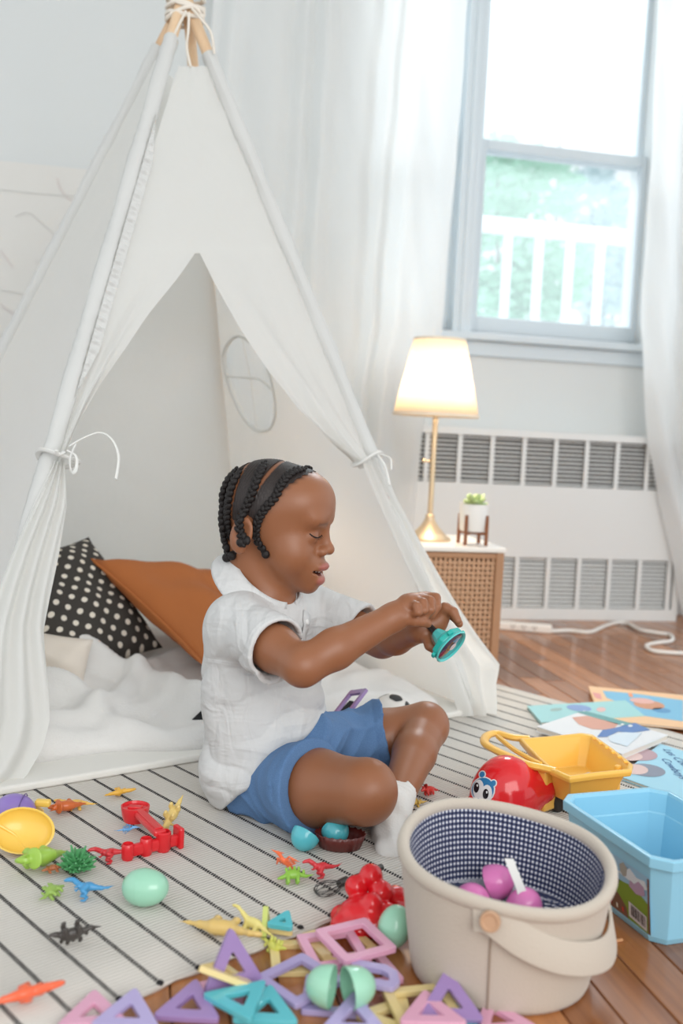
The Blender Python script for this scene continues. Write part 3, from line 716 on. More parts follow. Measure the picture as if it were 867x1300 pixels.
# --- potted plant on a stand
PB = P(599, 689, 2.60); pxx, pyy = PB[0], PB[1]
pot = thing('potted_plant', 'small white pot with a green succulent in a brown wooden stand on cane table', 'plant', (pxx, pyy, TH))
M_wd = wood('stand_walnut', rgb(110, 62, 34), rgb(160, 98, 58), .5, .1, axis=(30, 30, 6))
k_ = 2.6/1264
for a in (45, 135, 225, 315):
    a = math.radians(a+12); p = np.array([pxx+.040*math.cos(a), pyy+.040*math.sin(a), TH]); b = MB(); b.tube([p, p+ZZ*.050, p+ZZ*.078], [.0048, .0048, .0042], 8); b.build('stand_leg', M_wd, pot)
b = MB()
for a in (45, 135):
    a = math.radians(a+12); d = np.array([math.cos(a), math.sin(a), 0]); b.tube([np.array([pxx, pyy, TH+.030])-d*.04, np.array([pxx, pyy, TH+.030])+d*.04], .004, 8)
b.build('stand_crossbar', M_wd, pot)
b = MB(); b.lathe([(0, .0345), (.031, .0345), (.035, .039), (.0375, .075), (.0378, .106), (.0345, .106), (.034, .092), (0, .092)], (pxx, pyy, TH), 32); b.build('pot', mat('white_ceramic', rgb(236, 234, 230), .3), pot)
b = MB(); b.lathe([(0, .096), (.0338, .094)], (pxx, pyy, TH), 16); b.build('soil', mat('soil', rgb(92, 74, 58), 1), pot)
M_leaf = mat('succulent', rgb(184, 204, 142), .5, var=.2)
rr = random.Random(4)
for i in range(13):
    a = i*2.4; el = .35+.9*(i/13); d = np.array([math.cos(a)*math.cos(el), math.sin(a)*math.cos(el), math.sin(el)]); L = .032+.014*rr.random(); p = np.array([pxx, pyy, TH+.097]); ax = frame_of(d)
    b = MB(); b.ball(p+d*L*.6, (.0105, .0045, L*.5), 8, 6, ax); b.build('leaf', M_leaf, pot)
# --- power strip, cords
M_cord = mat('white_cord', rgb(236, 232, 226), .4)
a, c = FL(641, 799), FL(690, 803); d = nv(c-a)
root = thing('power_strip', 'cream power strip lying on the floor between table and heater', 'power strip', tuple((a+c)/2))
b = MB(); b.box((a+c)/2+ZZ*.013, (np.linalg.norm(c-a)+.05, .040, .026), (d, np.cross(ZZ, d), ZZ)); b.build('housing', M_cord, root, smooth=False, bev=.006, seg=3)
M_slot = mat('socket_slot', rgb(120, 104, 92), .6)
for k in range(3):
    q = a+(c-a)*(.2+.28*k); b = MB()
    for s, zz in ((-.005, .017), (.005, .017), (0, .010)): b.box(q+d*s-np.cross(ZZ, d)*.0202+ZZ*zz, (.003, .0012, .006), (d, np.cross(ZZ, d), ZZ))
    b.build('socket', M_slot, root, smooth=False)
def cord(name, label, pts, r, m, lift=None):
    q = [FL(*p)+ZZ*(r+(lift[i] if lift else 0)) for i, p in enumerate(pts)]; b = MB(); b.tube(smoothpath(q, 8), r, 8); o = b.build(name, m); tag(o, label, 'cord'); return o
cord('extension_cable', 'thick white cord looping over the floor in front of the heater', [(700, 804), (723, 803), (748, 805), (768, 797), (782, 793), (797, 794), (812, 802), (834, 806), (851, 809), (852, 816), (832, 819), (821, 822), (826, 828), (845, 831), (885, 833)], .0062, M_cord)
# --- cushions
def cushion(name, label, c, ax, w, h, th, m, piping=None, fold=.006, seed=0, n=26):
    X, Y, N = ax; b = MB(); c = np.asarray(c)
    def f(sgn):
        def fn(s, t_):
            u, v = 2*s-1, 2*t_-1; pin = 1-.10*(1-abs(v)**3)*0-.07*(1-u*u)*(abs(v)**4)-.0
            x = u*(1-.09*(1-abs(v)**2.2)*abs(u)**2*0-.06*(1-v*v)); y = v*(1-.06*(1-u*u))
            tk = ((1-abs(u)**2.6)*(1-abs(v)**2.6))**.55
            d = tk*th/2+fold*tk*(math.sin(u*5+v*3+seed)*math.sin(v*6-u*2+seed*2))
            return c+X*x*w/2+Y*y*h/2+N*sgn*d
        return fn
    b.grid(f(1), n, n)
    k = len(b.v); b.grid(f(-1), n, n); nf = n*n; b.f[nf:] = [q[::-1] for q in b.f[nf:]]
    o = b.build(name, m, auto=False); q = o.modifiers.new('weld', 'WELD'); q.merge_threshold = .0004
    tag(o, label, 'cushion')
    if piping:
        b = MB(); fn = f(0); e = [fn(i/20, 0) for i in range(20)]+[fn(1, i/20) for i in range(20)]+[fn(1-i/20, 1) for i in range(20)]+[fn(0, 1-i/20) for i in range(20)]
        b.tube(e, .0035, 6, closed=True); b.build('piping', piping, o)
    return o
def axes_from(xv, yv):
    X = nv(xv); N = nv(np.cross(X, yv)); return X, np.cross(N, X), N
# polka-dot cloth: dots on a staggered grid in the cushion's own plane (attribute-free: object coordinates)
def dotmat():
    t = NT('polka_cloth'); at = t.new('ShaderNodeAttribute', attribute_name='uvw')
    sp = t.new('ShaderNodeSeparateXYZ'); t.link(at.outputs['Vector'], sp.inputs[0])
    s = 1/.037
    def dots(ox, oy):
        u = t.math('SUBTRACT', t.math('FRACT', t.math('ADD', t.math('MULTIPLY', sp.outputs[0], s), ox)), .5); v = t.math('SUBTRACT', t.math('FRACT', t.math('ADD', t.math('MULTIPLY', sp.outputs[1], s), oy)), .5)
        return t.math('SQRT', t.math('ADD', t.math('MULTIPLY', u, u), t.math('MULTIPLY', v, v)))
    d = t.math('MINIMUM', dots(0, 0), dots(.5, .5)); m = t.math('LESS_THAN', d, .165)
    t.link(t.mix(m, rgb(62, 58, 54), rgb(226, 218, 204)), t.b.inputs['Base Color']); t.b.inputs['Roughness'].default_value = .9; t.bump(t.noise(600, 2), .3, .001); return t.m
def put_uvw(o, c, ax):
    me = o.data; co = np.empty(len(me.vertices)*3, np.float32); me.vertices.foreach_get('co', co); co = co.reshape(-1, 3)+np.array(o.location)-c
    at = me.attributes.new('uvw', 'FLOAT_VECTOR', 'POINT'); at.data.foreach_set('vector', (co@np.array(ax).T).astype(np.float32).ravel())
c1 = P(98, 770, 2.12); ax1 = axes_from(P(178, 803, 2.10)-P(92, 674, 2.20), P(178, 800, 2.17)-P(118, 852, 2.03))
o = cushion('cushion', 'dark grey polka-dot cushion leaning at the back of the tent', c1, ax1, .32, .26, .11, dotmat(), fold=.008, seed=1); put_uvw(o, c1, ax1)
c2 = (P(258, 838, 1.95)+P(284, 733, 2.50))/2; ax2 = axes_from(P(258, 838, 1.95)-P(110, 700, 2.21), P(284, 733, 2.50)-P(110, 700, 2.21))
M_rust = mat('rust_linen', rgb(178, 104, 52), .85, bump=(500, .3, .001), var=.06)
cushion('cushion', 'rust orange linen cushion with a piped edge beside the dotted cushion', c2, ax2, .41, .43, .12, M_rust, M_rust, fold=.012, seed=2.3)
c3 = P(62, 845, 1.96); ax3 = axes_from(P(100, 850, 1.95)-P(30, 838, 1.98), np.array([0, .25, 1.]))
cushion('cushion', 'pale beige cushion lowest on the left under the dotted cushion', c3, ax3, .17, .13, .07, mat('beige_cotton', rgb(226, 216, 204), .9, bump=(400, .3, .001)), seed=4)
# --- fleecy blanket inside the tent
MATZ = RUGT+.0135
def blanket():
    b = MB(); e = nv(TB-TA); n = nv(_n); LB_ = np.linalg.norm(TB-TA)
    nx, ny = 150, 110
    def hgt(s, t_, x, y):
        ed = min(s/.03, (1-s)/.03, t_/.035, (1-t_)/.05, 1); ed = math.sqrt(max(ed, 0))
        z = .034+.014*math.sin(x*11+2.2*math.sin(y*6))*math.sin(y*9+1.3*math.sin(x*7))+.006*math.sin(x*31+3*math.sin(y*17))*math.sin(y*23+2*math.sin(x*19))
        z += .030*math.exp(-((x*.75+y*.66-.50+.04*math.sin(y*14))/.028)**2)+.028*math.exp(-((x*.9+y*.4-.33+.03*math.sin(y*18))/.022)**2)+.026*math.exp(-((x*.6-y*.8-.02+.03*math.sin(x*16))/.025)**2)
        z += .030*sm(t_, .30, .75)+.045*math.exp(-(((x-.36)/.07)**2+((y-.42)/.07)**2))+.02*math.exp(-(((x-.20)/.10)**2+((y-.28)/.05)**2))
        z += .03*math.exp(-(((x-.82)/.13)**2+((y-.16)/.09)**2))
        return MATZ-.004+ed*max(z, .012)
    def fn(s, t_):
        x = .045+(LB_-.12)*s; y0 = .022+.018*math.sin(x*9+.5)+.012*math.sin(x*27)+.02*math.exp(-((x-.2)/.08)**2); y1 = .80-.02*math.sin(x*7)
        y = y0+(y1-y0)*t_; p = TA+e*x+n*y; q = p*np.array([1, 1, 0]); q[2] = hgt(s, t_, x, y); return q
    b.grid(fn, nx, ny)
    t = NT('fleece'); n1 = t.noise(240, 5, rough=.7); t.b.inputs['Base Color'].default_value = rgb(233, 231, 228); t.b.inputs['Roughness'].default_value = 1; t.b.inputs['Sheen Weight'].default_value = .4; t.bump(n1, .6, .004)
    o = b.build('fleece_blanket', t.m, solid=.006, auto=False, soff=1); tag(o, 'white fleecy blanket crumpled over the floor of the tent', 'blanket'); return o
blanket()
# --- things behind the child
bc = P(497, 908, 1.93); rB = 27*1.93/1264
root = thing('toy_football', 'small white ball with black patches behind the knee of the child', 'ball', (bc[0], bc[1], bc[2]-rB))
b = MB(); b.ball(bc, rB, 28, 18); b.build('shell', mat('ball_white', rgb(226, 222, 216), .5), root)
M_bk = mat('ball_black', rgb(36, 35, 36), .5)
for d in ((-.85, -.35, .38), (.15, -.25, .95), (.0, -.95, .25), (.8, -.3, .5), (-.4, .5, .75)):
    d = nv(d); ax = frame_of(d); b = MB(); rr_ = .36
    ring = [[bc+(rB+.0008)*nv(d+rr_*q*(1-.12*abs(math.sin(2.5*2*math.pi*k/20)))*(ax[0]*math.cos(2*math.pi*k/20)+ax[1]*math.sin(2*math.pi*k/20))) for k in range(20)] for q in (1, .75, .5, .25)]
    b.add(sum(ring, [])+[bc+(rB+.0008)*d], [(i*20+k, i*20+(k+1) % 20, i*20+20+(k+1) % 20, i*20+20+k) for i in range(3) for k in range(20)]+[(60+k, 60+(k+1) % 20, 80) for k in range(20)]); b.build('patch', M_bk, root)
q = P(262, 912, 1.80); b = MB(); b.add([P(243, 915, 1.80), P(262, 897, 1.82), P(275, 900, 1.83), P(275, 922, 1.80)], [(0, 1, 2, 3)])
tag(b.build('black_scarf', mat('black_cloth', rgb(30, 30, 32), .9), solid=.006, smooth=False), 'black cloth corner lying on the blanket behind the back of the child', 'cloth')
# ================================================================== the child
YAW = math.radians(33)
Fd = np.array([math.cos(YAW), -math.sin(YAW), 0]); Ld = np.array([math.sin(YAW), math.cos(YAW), 0]); BAX = np.array([Fd, Ld, ZZ])
child = thing('person', 'child with braids in white polo and blue shorts sitting cross-legged, holding a teal toy', 'person', tuple(P(350, 1035, 1.54)*np.array([1, 1, 0])+ZZ*RUGT))
# head frame
HY, HP = math.radians(13), math.radians(12)
hF = np.array([math.cos(HY)*math.cos(HP), -math.sin(HY)*math.cos(HP), -math.sin(HP)]); hL = np.array([math.sin(HY), math.cos(HY), 0]); hU = np.cross(hF, hL); HAX = np.array([hF, hL, hU])
HC = P(350, 650, 1.53)
def hw(x, y, z): return HC+hF*x+hL*y+hU*z
def hl(p): return (np.asarray(p)-HC)@HAX.T
S = SDF((-.26, 1.24, 0), (.23, 1.80, .58), .0021)
def he(c, r, k=.01, op='u', rot=None):
    A = HAX if rot is None else (np.array(Euler(rot).to_matrix()).T@HAX)
    S.ell(hw(*c), r, A, k, op)
def hc(a, b, r1, r2, k=.01, op='u'): S.cone(hw(*a), hw(*b), r1, r2, k, op)
# head
he((-.006, 0, .010), (.081, .071, .069), 0)
he((.040, 0, .026), (.048, .060, .048), .02)
he((.030, 0, -.034), (.052, .058, .058), .02)
he((.047, 0, -.075), (.038, .042, .033), .02)
he((.0800, 0, -.0935), (.0135, .018, .0135), .020)
for s in (-1, 1):
    he((.049, s*.033, -.050), (.029, .027, .030), .018)
    he((.072, s*.026, .010), (.010, .020, .009), .018)
    he((.095, s*.029, -.013), (.013, .014, .008), .014, 's')
    he((.0685, s*.028, -.017), (.0135, .0145, .0125), .004)
he((.077, 0, -.067), (.019, .029, .024), .016)
hc((.081, 0, -.004), (.0925, 0, -.028), .0055, .0070, .012)
he((.0960, 0, -.0325), (.0088, .0100, .0085), .006)
for s in (-1, 1):
    he((.0885, s*.0125, -.037), (.009, .0075, .007), .005)
    he((.0955, s*.0065, -.0425), (.004, .003, .003), .002, 's')
he((.0930, 0, -.0595), (.0080, .022, .0066), .004)
he((.0960, 0, -.0590), (.0070, .012, .0060), .003)
he((.0915, 0, -.0820), (.0105, .018, .0085), .004)
he((.100, 0, -.0705), (.024, .0180, .0036), .002, 's')
he((.090, 0, -.0705), (.013, .0155, .0048), .002, 's')
for s in (-1, 1):
    he((.084, s*.0205, -.0685), (.011, .006, .0022), .002, 's')
    he((-.023, s*.072, -.036), (.0195, .0075, .028), .004, rot=(0, .15, s*.35))
    he((-.019, s*.0790, -.034), (.0115, .0055, .018), .004, 's', rot=(0, .15, s*.35))
    he((-.019, s*.0715, -.057), (.0085, .0055, .009), .004)
    he((-.010, s*.0735, -.036), (.005, .004, .007), .003)
# neck and torso (hidden below the shirt)
NB = P(336, 752, 1.535)
S.cone(hw(-.022, 0, -.055), NB, .045, .047, .016)
def be(c, r, k=.02): S.ell(c, r, BAX, k)
be(P(338, 800, 1.54), (.062, .088, .06)); be(P(340, 870, 1.545), (.070, .088, .08)); be(P(343, 935, 1.55), (.075, .092, .07)); be(P(343, 985, 1.56), (.075, .09, .055))
# arms
shN, elN, wrN = P(303, 793, 1.458), P(384, 846, 1.335), P(499, 784, 1.40)
shF, elF, wrF = P(395, 778, 1.63), P(485, 812, 1.555), P(534, 797, 1.455)
S.cone(P(336, 788, 1.54), shN, .036, .037, .02); S.cone(P(336, 788, 1.54), shF, .036, .037, .02)
mN = elN+(wrN-elN)*.35; mF = elF+(wrF-elF)*.35
S.chain([shN, shN*.4+elN*.6, elN], [.036, .032, .0270], .012); S.chain([elN, mN, wrN], [.0270, .0278, .0198], .010)
S.chain([shF, elF], [.037, .028], .012); S.chain([elF, mF, wrF], [.028, .0285, .0205], .010)
# right hand (nearer the camera): palm, four bent fingers, thumb
pmN = P(520, 769, 1.408)
S.cone(wrN, pmN, .0195, .0165, .010)
kn = [(541, 758, 1.432), (535, 760, 1.420), (528, 763, 1.408), (521, 768, 1.398)]
for k in kn: S.cone(pmN, P(*k), .0150, .0085, .007)
for pts, r in (([kn[0], (553, 759, 1.424), (554.5, 770, 1.412), (548, 781, 1.405)], (.0082, .0075, .0067, .0058)),
               ([kn[1], (546, 763, 1.408), (547, 774, 1.397), (541, 781, 1.398)], (.0080, .0074, .0066, .0058)),
               ([kn[2], (537, 765, 1.394), (538.5, 775, 1.386), (532.5, 779, 1.392)], (.0078, .0070, .0062, .0056)),
               ([kn[3], (529, 769, 1.383), (531, 777.5, 1.378), (525, 780, 1.385)], (.0070, .0062, .0056, .0050))):
    S.chain([P(*p) for p in pts], r, .0022)
S.cone(wrN, P(514, 784, 1.395), .017, .0105, .007)
S.chain([P(*p) for p in ((514, 784, 1.395), (526, 788, 1.392), (536, 789, 1.396), (543, 792, 1.402))], (.0105, .0083, .0074, .0062), .003)
# left hand: behind the toy, index over its top, fingers under it
pmF = P(553, 791, 1.455)
S.cone(wrF, pmF, .0195, .0165, .010); S.cone(pmF, P(561, 783, 1.452), .015, .012, .008)
S.chain([P(*p) for p in ((559, 782, 1.452), (565, 772, 1.446), (575, 777, 1.440), (581, 788, 1.432))], (.0105, .0085, .0075, .0062), .003)
S.chain([P(*p) for p in ((557, 780, 1.468), (566, 776, 1.470), (577, 783, 1.466), (583, 792, 1.458))], (.0095, .0078, .007, .006), .003)
for q, o in ((0, 0), (1, .018), (2, .034)):
    S.chain([P(552-q*3, 797, 1.452+o), P(541+q*2, 808, 1.440+o), P(545+q*3, 820, 1.428+o), P(553+q*3, 826, 1.424+o)], (.0095, .0080, .0070, .0060), .003)
# legs
hpN, knN, anN = P(332, 994, 1.505), P(461, 1005, 1.365), P(470, 1000, 1.575)
hpF, knF, anF = P(385, 968, 1.65), P(539, 922, 1.655), P(501, 1022, 1.445)
S.chain([hpN, hpN*.45+knN*.55, knN], [.050, .053, .045], .02); S.ell(P(470, 1005, 1.358), (.036, .040, .042), None, .012)
S.chain([knN, knN*.6+anN*.4, anN], [.042, .034, .022], .012)
S.chain([hpF, hpF*.4+knF*.6, knF], [.058, .049, .040], .02); S.ell(P(543, 921, 1.65), (.033, .038, .037), None, .010)
S.chain([knF, knF*.62+anF*.38, anF], [.038, .035, .022], .008)
hsF, teF = P(482, 1048, 1.475), P(496, 1080, 1.365)
def foot(T, an, heel, toe, g=0.):
    T.cone(an, heel, .020+g, .0215+g, .014); T.cone(heel, toe, .021+g, .0165+g, .012); T.cone(an, heel*.35+toe*.65, .016+g, .018+g, .014)
    T.ell(toe, (.018+g, .020+g, .0135+g), None, .01)
foot(S, anF, hsF, teF)
hsN, teN = P(478, 1002, 1.61), P(440, 985, 1.66)
foot(S, anN, hsN, teN)
S.plane((0, 0, RUGT+.0012), (0, 0, -1)); bv, bf = S.mesh(2); del S
# colours of the skin: lips, scalp hair with partings, brows, nails
L_ = hl(bv); x, y, z = L_.T
skin = np.array(rgb(150, 98, 67)[:3]); colr = np.tile(skin, (len(bv), 1))
def blend(mask, c):
    global colr
    m = np.clip(mask, 0, 1)[:, None]; colr = colr*(1-m)+np.array(c[:3])*m
hd = (z > -.115) & (np.abs(y) < .085) & (np.abs(x) < .12)
lipm = ((sm(1-(((x-.094)/.014)**2+(y/.0235)**2+((z+.0600)/.0080)**2), 0, .35))+(sm(1-(((x-.092)/.015)**2+(y/.0195)**2+((z+.0815)/.0098)**2), 0, .35)))*hd
blend(lipm*.75, rgb(172, 98, 92))
inn = sm(1-(((x-.088)/.013)**2+(y/.0175)**2+((z+.0705)/.0050)**2), .0, .2)*hd; blend(inn*(x < .0925), rgb(70, 25, 22))
br = np.exp(-((z-.0075-.12*(np.abs(y)-.024)*(np.abs(y) < .024)+.10*(np.abs(y)-.024)*(np.abs(y) >= .024))/.0028)**2)*((np.abs(y) > .010) & (np.abs(y) < .042))*(x > .05)*hd; blend(br*.55, rgb(66, 42, 32))
lid = np.exp(-(((x-.076)/.012)**2+((np.abs(y)-.028)/.017)**2+((z+.014)/.010)**2))*hd; blend(lid*.22, rgb(104, 60, 46))
xh = np.interp(z, [-.03, -.015, 0, .03, .05, .066, .074, .085], [-.012, .000, .005, .016, .027, .039, .045, .048])
edge = sm(xh-x+.0015*np.sin(z*400+y*300), -.006, .010)*(z > -.022)
back = sm(-.048-x, 0, .006)*sm(z, -.062, -.052)
hair = np.maximum(edge, back)*hd
rr_ = np.sqrt((x+.026)**2+((z+.036)*.8)**2); hair *= 1-((rr_ < .024) & (np.abs(y) > .062))
part = np.minimum(np.abs(x+.055+.05*(z-.04)), np.abs(x+.007+.25*(.078-z)))
pm = sm(part, .0012, .0045)
hair *= (.25+.75*pm)
blend(hair*.96, rgb(20, 16, 16))
M_skin = NT('skin'); at_ = M_skin.new('ShaderNodeAttribute', attribute_name='Col'); nz = M_skin.noise(35, 4)
M_skin.link(M_skin.mix(M_skin.math('MULTIPLY', nz, .10), at_.outputs[0], rgb(120, 60, 40)), M_skin.b.inputs['Base Color'])
M_skin.b.inputs['Roughness'].default_value = .40; M_skin.b.inputs['Specular IOR Level'].default_value = .45
M_skin.b.inputs['Subsurface Weight'].default_value = .12; M_skin.b.inputs['Subsurface Radius'].default_value = (.006, .003, .002); M_skin.b.inputs['Subsurface Scale'].default_value = 1
M_skin.bump(M_skin.noise(420, 3), .10, .0006); M_skin = M_skin.m
body = fastobj('body', bv, bf, M_skin, child, color=colr)
BT = BVHTree.FromPolygons([tuple(p) for p in bv], [tuple(int(i) for i in q) for q in bf])
def hit(T, px_, py_, off=0.):
    d = nv(ray(px_, py_)); h = T.ray_cast(Vector(CAM), Vector(d))
    if h[0] is None: return None, None
    n = np.array(h[1]); n = n if n@d < 0 else -n
    return np.array(h[0])+n*off, n
hm = hair > .55; fm = hm[bf].all(1); vid = np.unique(bf[fm]); remap = -np.ones(len(bv), int); remap[vid] = np.arange(len(vid))
nrm = np.zeros_like(bv); fn3 = np.cross(bv[bf[:, 2]]-bv[bf[:, 0]], bv[bf[:, 3]]-bv[bf[:, 1]])
for i in range(4): np.add.at(nrm, bf[:, i], fn3)
nrm /= np.maximum(np.linalg.norm(nrm, axis=1), 1e-9)[:, None]
if (nrm[vid]@hU).mean() < 0: nrm = -nrm
_hv = bv[vid]+nrm[vid]*(.0009+.0006*np.sin(L_[vid, 0]*1500+6*np.sin(L_[vid, 2]*60))[:, None])
t = NT('close_hair'); mp = t.new('ShaderNodeMapping'); t.link(t.coord(), mp.inputs[0]); mp.inputs['Scale'].default_value = (900, 900, 90); n = t.noise(1, 3, mp.outputs[0]); t.link(t.mix(n, rgb(14, 11, 11), rgb(58, 46, 42)), t.b.inputs['Base Color']); t.b.inputs['Roughness'].default_value = .5; t.bump(n, .6, .001)
fastobj('hair', _hv, remap[bf[fm]], t.m, child)
# teeth and lashes
b = MB()
for k in range(-3, 4): b.ball(hw(.0905-.0009*k*k, k*.0038, -.0680), (.0016, .0019, .0030), 8, 6, HAX)
b.build('teeth', mat('tooth', rgb(236, 232, 222), .3), child)
M_lash = mat('lash', rgb(28, 20, 18), .8)
near = [hl(hit(BT, x_, y_, .0003)[0]) for x_, y_ in ((393, 677.5), (397, 680.5), (402, 682.5), (406, 681.5), (408.5, 679))]
for s in (1, -1):
    b = MB(); b.tube(smoothpath([hw(q[0], q[1]*s, q[2]) for q in near], 4), .00095, 6)
    for i, q in enumerate(smoothpath([hw(q[0], q[1]*s, q[2]) for q in near], 4)):
        if i % 2: b.tube([q, q+hF*.0035-hU*.0028], [.0004, .0002], 4)
    b.build('eyelashes', M_lash, child)
# braids
M_hair = mat('braided_hair', rgb(30, 25, 24), .55, bump=(420, .8, .0012), spec=.35)
Zm = lambda pts: [(270+a*.2076, 570+c*.2076) for a, c in pts]
bpx = [Zm([(612, 128), (560, 128), (505, 142), (460, 170), (415, 230), (385, 295), (330, 355), (288, 420), (270, 490), (282, 560), (322, 615), (334, 640)]),
       Zm([(350, 42), (318, 90), (290, 150), (262, 225), (235, 300), (200, 375), (172, 440), (168, 500), (195, 540), (214, 572), (180, 578)]),
       Zm([(235, 72), (180, 130), (145, 190), (118, 260), (104, 340), (100, 420), (108, 500), (125, 560), (142, 610), (128, 650)]),
       Zm([(150, 130), (100, 200), (72, 280), (58, 350), (52, 430), (62, 510), (85, 570), (100, 620), (85, 665)])]
def braid(pts3, nrm, r):
    P3 = smoothpath(pts3, 10); N3 = smoothpath(nrm, 10); L = [0]
    for i in range(1, len(P3)): L.append(L[-1]+np.linalg.norm(P3[i]-P3[i-1]))
    step = r*.62; n = max(int(L[-1]/step), 3); b = MB()
    for i in range(n+1):
        s = L[-1]*i/n; p = np.array([np.interp(s, L, [q[a] for q in P3]) for a in range(3)]); nn = nv([np.interp(s, L, [q[a] for q in N3]) for a in range(3)])
        p2 = np.array([np.interp(min(s+.002, L[-1]), L, [q[a] for q in P3]) for a in range(3)]); p1 = np.array([np.interp(max(s-.002, 0), L, [q[a] for q in P3]) for a in range(3)])
        d = nv(p2-p1); nn = nv(nn-d*(nn@d)); sd = np.cross(d, nn); q = i % 2*2-1; rr = r*(1 if i > 3 else .55+.12*i)*(1 if i < n-2 else .9)
        a1 = nv(d*.75-sd*q*.62); a2 = np.cross(nn, a1)
        b.ball(p+sd*q*rr*.33, (rr*1.02, rr*.60, rr*.66), 8, 6, (a1, a2, nn))
    b.ball(P3[-1], r*1.0, 8, 6); return b
for k, pl in enumerate(bpx):
    hits = []; last = None
    for q in pl:
        p, n = hit(BT, *q, .0035)
        if p is None or p[1] > 1.64 or p[2] < .30:
            if last is None: continue
            dd = ray(*q); Yp = last[0][1]+.0; p = CAM+dd*Yp/dd[1]; n = last[1]
        elif last is not None and abs(p[1]-last[0][1]) > .035: p = CAM+ray(*q)*(last[0][1])/ray(*q)[1]; n = last[1]
        hits.append((p, n)); last = (p, n)
    for s in (1, -1):
        pts = [hw(*(hl(p)*np.array([1, s, 1]))) for p, n in hits]; ns = [HAX.T@((HAX@n)*np.array([1, s, 1])) for p, n in hits]
        braid(pts, ns, .0072 if k else .0066).build('braid', M_hair, child, auto=False)
# ---------------------------------------------------------------- polo shirt
T = SDF((-.27, 1.30, .0), (.12, 1.80, .44), .0026)
def te(c, r, k=.03): T.ell(c, r, BAX, k)
te(P(333, 800, 1.545), (.068, .098, .072), 0); te(P(335, 860, 1.545), (.081, .104, .085)); te(P(340, 918, 1.545), (.087, .106, .085)); te(P(335, 970, 1.545), (.090, .117, .070)); te(P(330, 998, 1.55), (.066, .088, .046))
T.cone(P(337, 786, 1.54), shN, .042, .040, .03); T.cone(P(320, 764, 1.545), P(300, 800, 1.475), .031, .040, .03); T.cone(P(300, 800, 1.475), P(300, 900, 1.50), .040, .046, .03); T.cone(P(337, 786, 1.54), shF, .042, .040, .03)
slN = shN+(elN-shN)*.64; slF = shF+(elF-shF)*.72
T.cone(shN, shN+(elN-shN)*.80, .041, .049, .02); T.cone(shF, shF+(elF-shF)*.85, .046, .047, .02)
def cutend(T, a, d, R=.075):                       # flat end of a sleeve or a trouser leg
    a = np.asarray(a); d = nv(d); sl_, X, Y, Z = T.sub(a-R, a+R, 0)
    pl = (X-a[0])*d[0]+(Y-a[1])*d[1]+(Z-a[2])*d[2]; rad = np.sqrt((X-a[0])**2+(Y-a[1])**2+(Z-a[2])**2)-R
    T.put(sl_, np.maximum(-pl, rad).astype(np.float32), 's', 0)
cutend(T, slN, elN-shN+np.array([0, 0, .02]), .066); cutend(T, slF, elF-shF, .064)
T.cone(slN-(elN-shN)*.28, slN+(elN-shN)*.4, .036, .0455, .004, 's'); T.cone(slF-(elF-shF)*.28, slF+(elF-shF)*.4, .036, .043, .004, 's')
h1, h2 = P(290, 1021, 1.46), P(409, 912, 1.46); T.plane(h1, -nv(np.cross(h2-h1, nv(ray(345, 965)))), .004)
T.cone(NB-ZZ*.02, hw(-.02, 0, -.03), .040, .060, .006, 's')
def ridge(v): return 1-np.abs(np.sin(v))**.7
def folds(p):
    q = (p-P(335, 880, 1.545))@BAX.T; a, c, zz = q.T
    w1 = .25*np.sin(zz*34+c*21)+.2*np.sin(a*47-zz*29)
    # bunched folds above the hem, diagonal drape from the shoulder, soft vertical pleats at the side, creases in front of the elbow
    f = -.0065*(ridge(zz*48+a*26+3*w1)-.4)*np.exp(-((zz+.085)/.045)**2)
    f += -.0060*(ridge((zz*.75-a*.65)*52+2.5*w1+.8)-.4)*np.exp(-((zz-.01)/.060)**2)
    f += -.0045*(ridge(a*46+zz*12+3*w1)-.4)*np.exp(-((zz+.02)/.07)**2)
    d = p-slN; t_ = d@nv(elN-shN); nr = np.linalg.norm(d, axis=1) < .085
    f += -.0040*(ridge(t_*62+2.4*np.sin(p[:, 2]*38)+p[:, 1]*14)-.4)*np.exp(-((t_+.025)/.045)**2)*nr
    f += .0012*np.exp(-((t_+.014)/.0014)**2)*nr
    f += .0015*np.sin(a*60+c*80)*np.sin(zz*40)
    return f
T.plane((0, 0, RUGT+.003), (0, 0, -1)); tv, tf = T.mesh(1); del T
def vnorm(v, F):
    n = np.zeros_like(v); c = np.cross(v[F[:, 2]]-v[F[:, 0]], v[F[:, 3]]-v[F[:, 1]])
    for i in range(4): np.add.at(n, F[:, i], c)
    return n/np.maximum(np.linalg.norm(n, axis=1), 1e-9)[:, None]
_nn = vnorm(tv, tf); _c = tv-P(335, 880, 1.545); _nn = _nn*(1 if (_nn*_c).sum() > 0 else -1)
for S0, E0 in ((shN, elN), (shF, elF)):            # around a sleeve both walls move away from the arm together
    ax_ = nv(E0-S0); t_ = (tv-S0)@ax_; rad = tv-S0-t_[:, None]*ax_; rl = np.linalg.norm(rad, axis=1); m_ = (t_ > .03) & (rl < .064)
    _nn[m_] = rad[m_]/np.maximum(rl[m_], 1e-6)[:, None]
tv = tv+_nn*folds(tv)[:, None]
t = NT('polo_knit'); t.b.inputs['Base Color'].default_value = rgb(208, 208, 207); t.b.inputs['Roughness'].default_value = .9
mp = t.new('ShaderNodeMapping'); t.link(t.coord(), mp.inputs[0]); mp.inputs['Rotation'].default_value = (.3, .7, .6); mp.inputs['Scale'].default_value = (34, 9, 12)
wn = t.new('ShaderNodeTexNoise'); wn.inputs['Scale'].default_value = 1; wn.inputs['Detail'].default_value = 2; wn.inputs['Distortion'].default_value = 1.2; t.link(mp.outputs[0], wn.inputs[0])
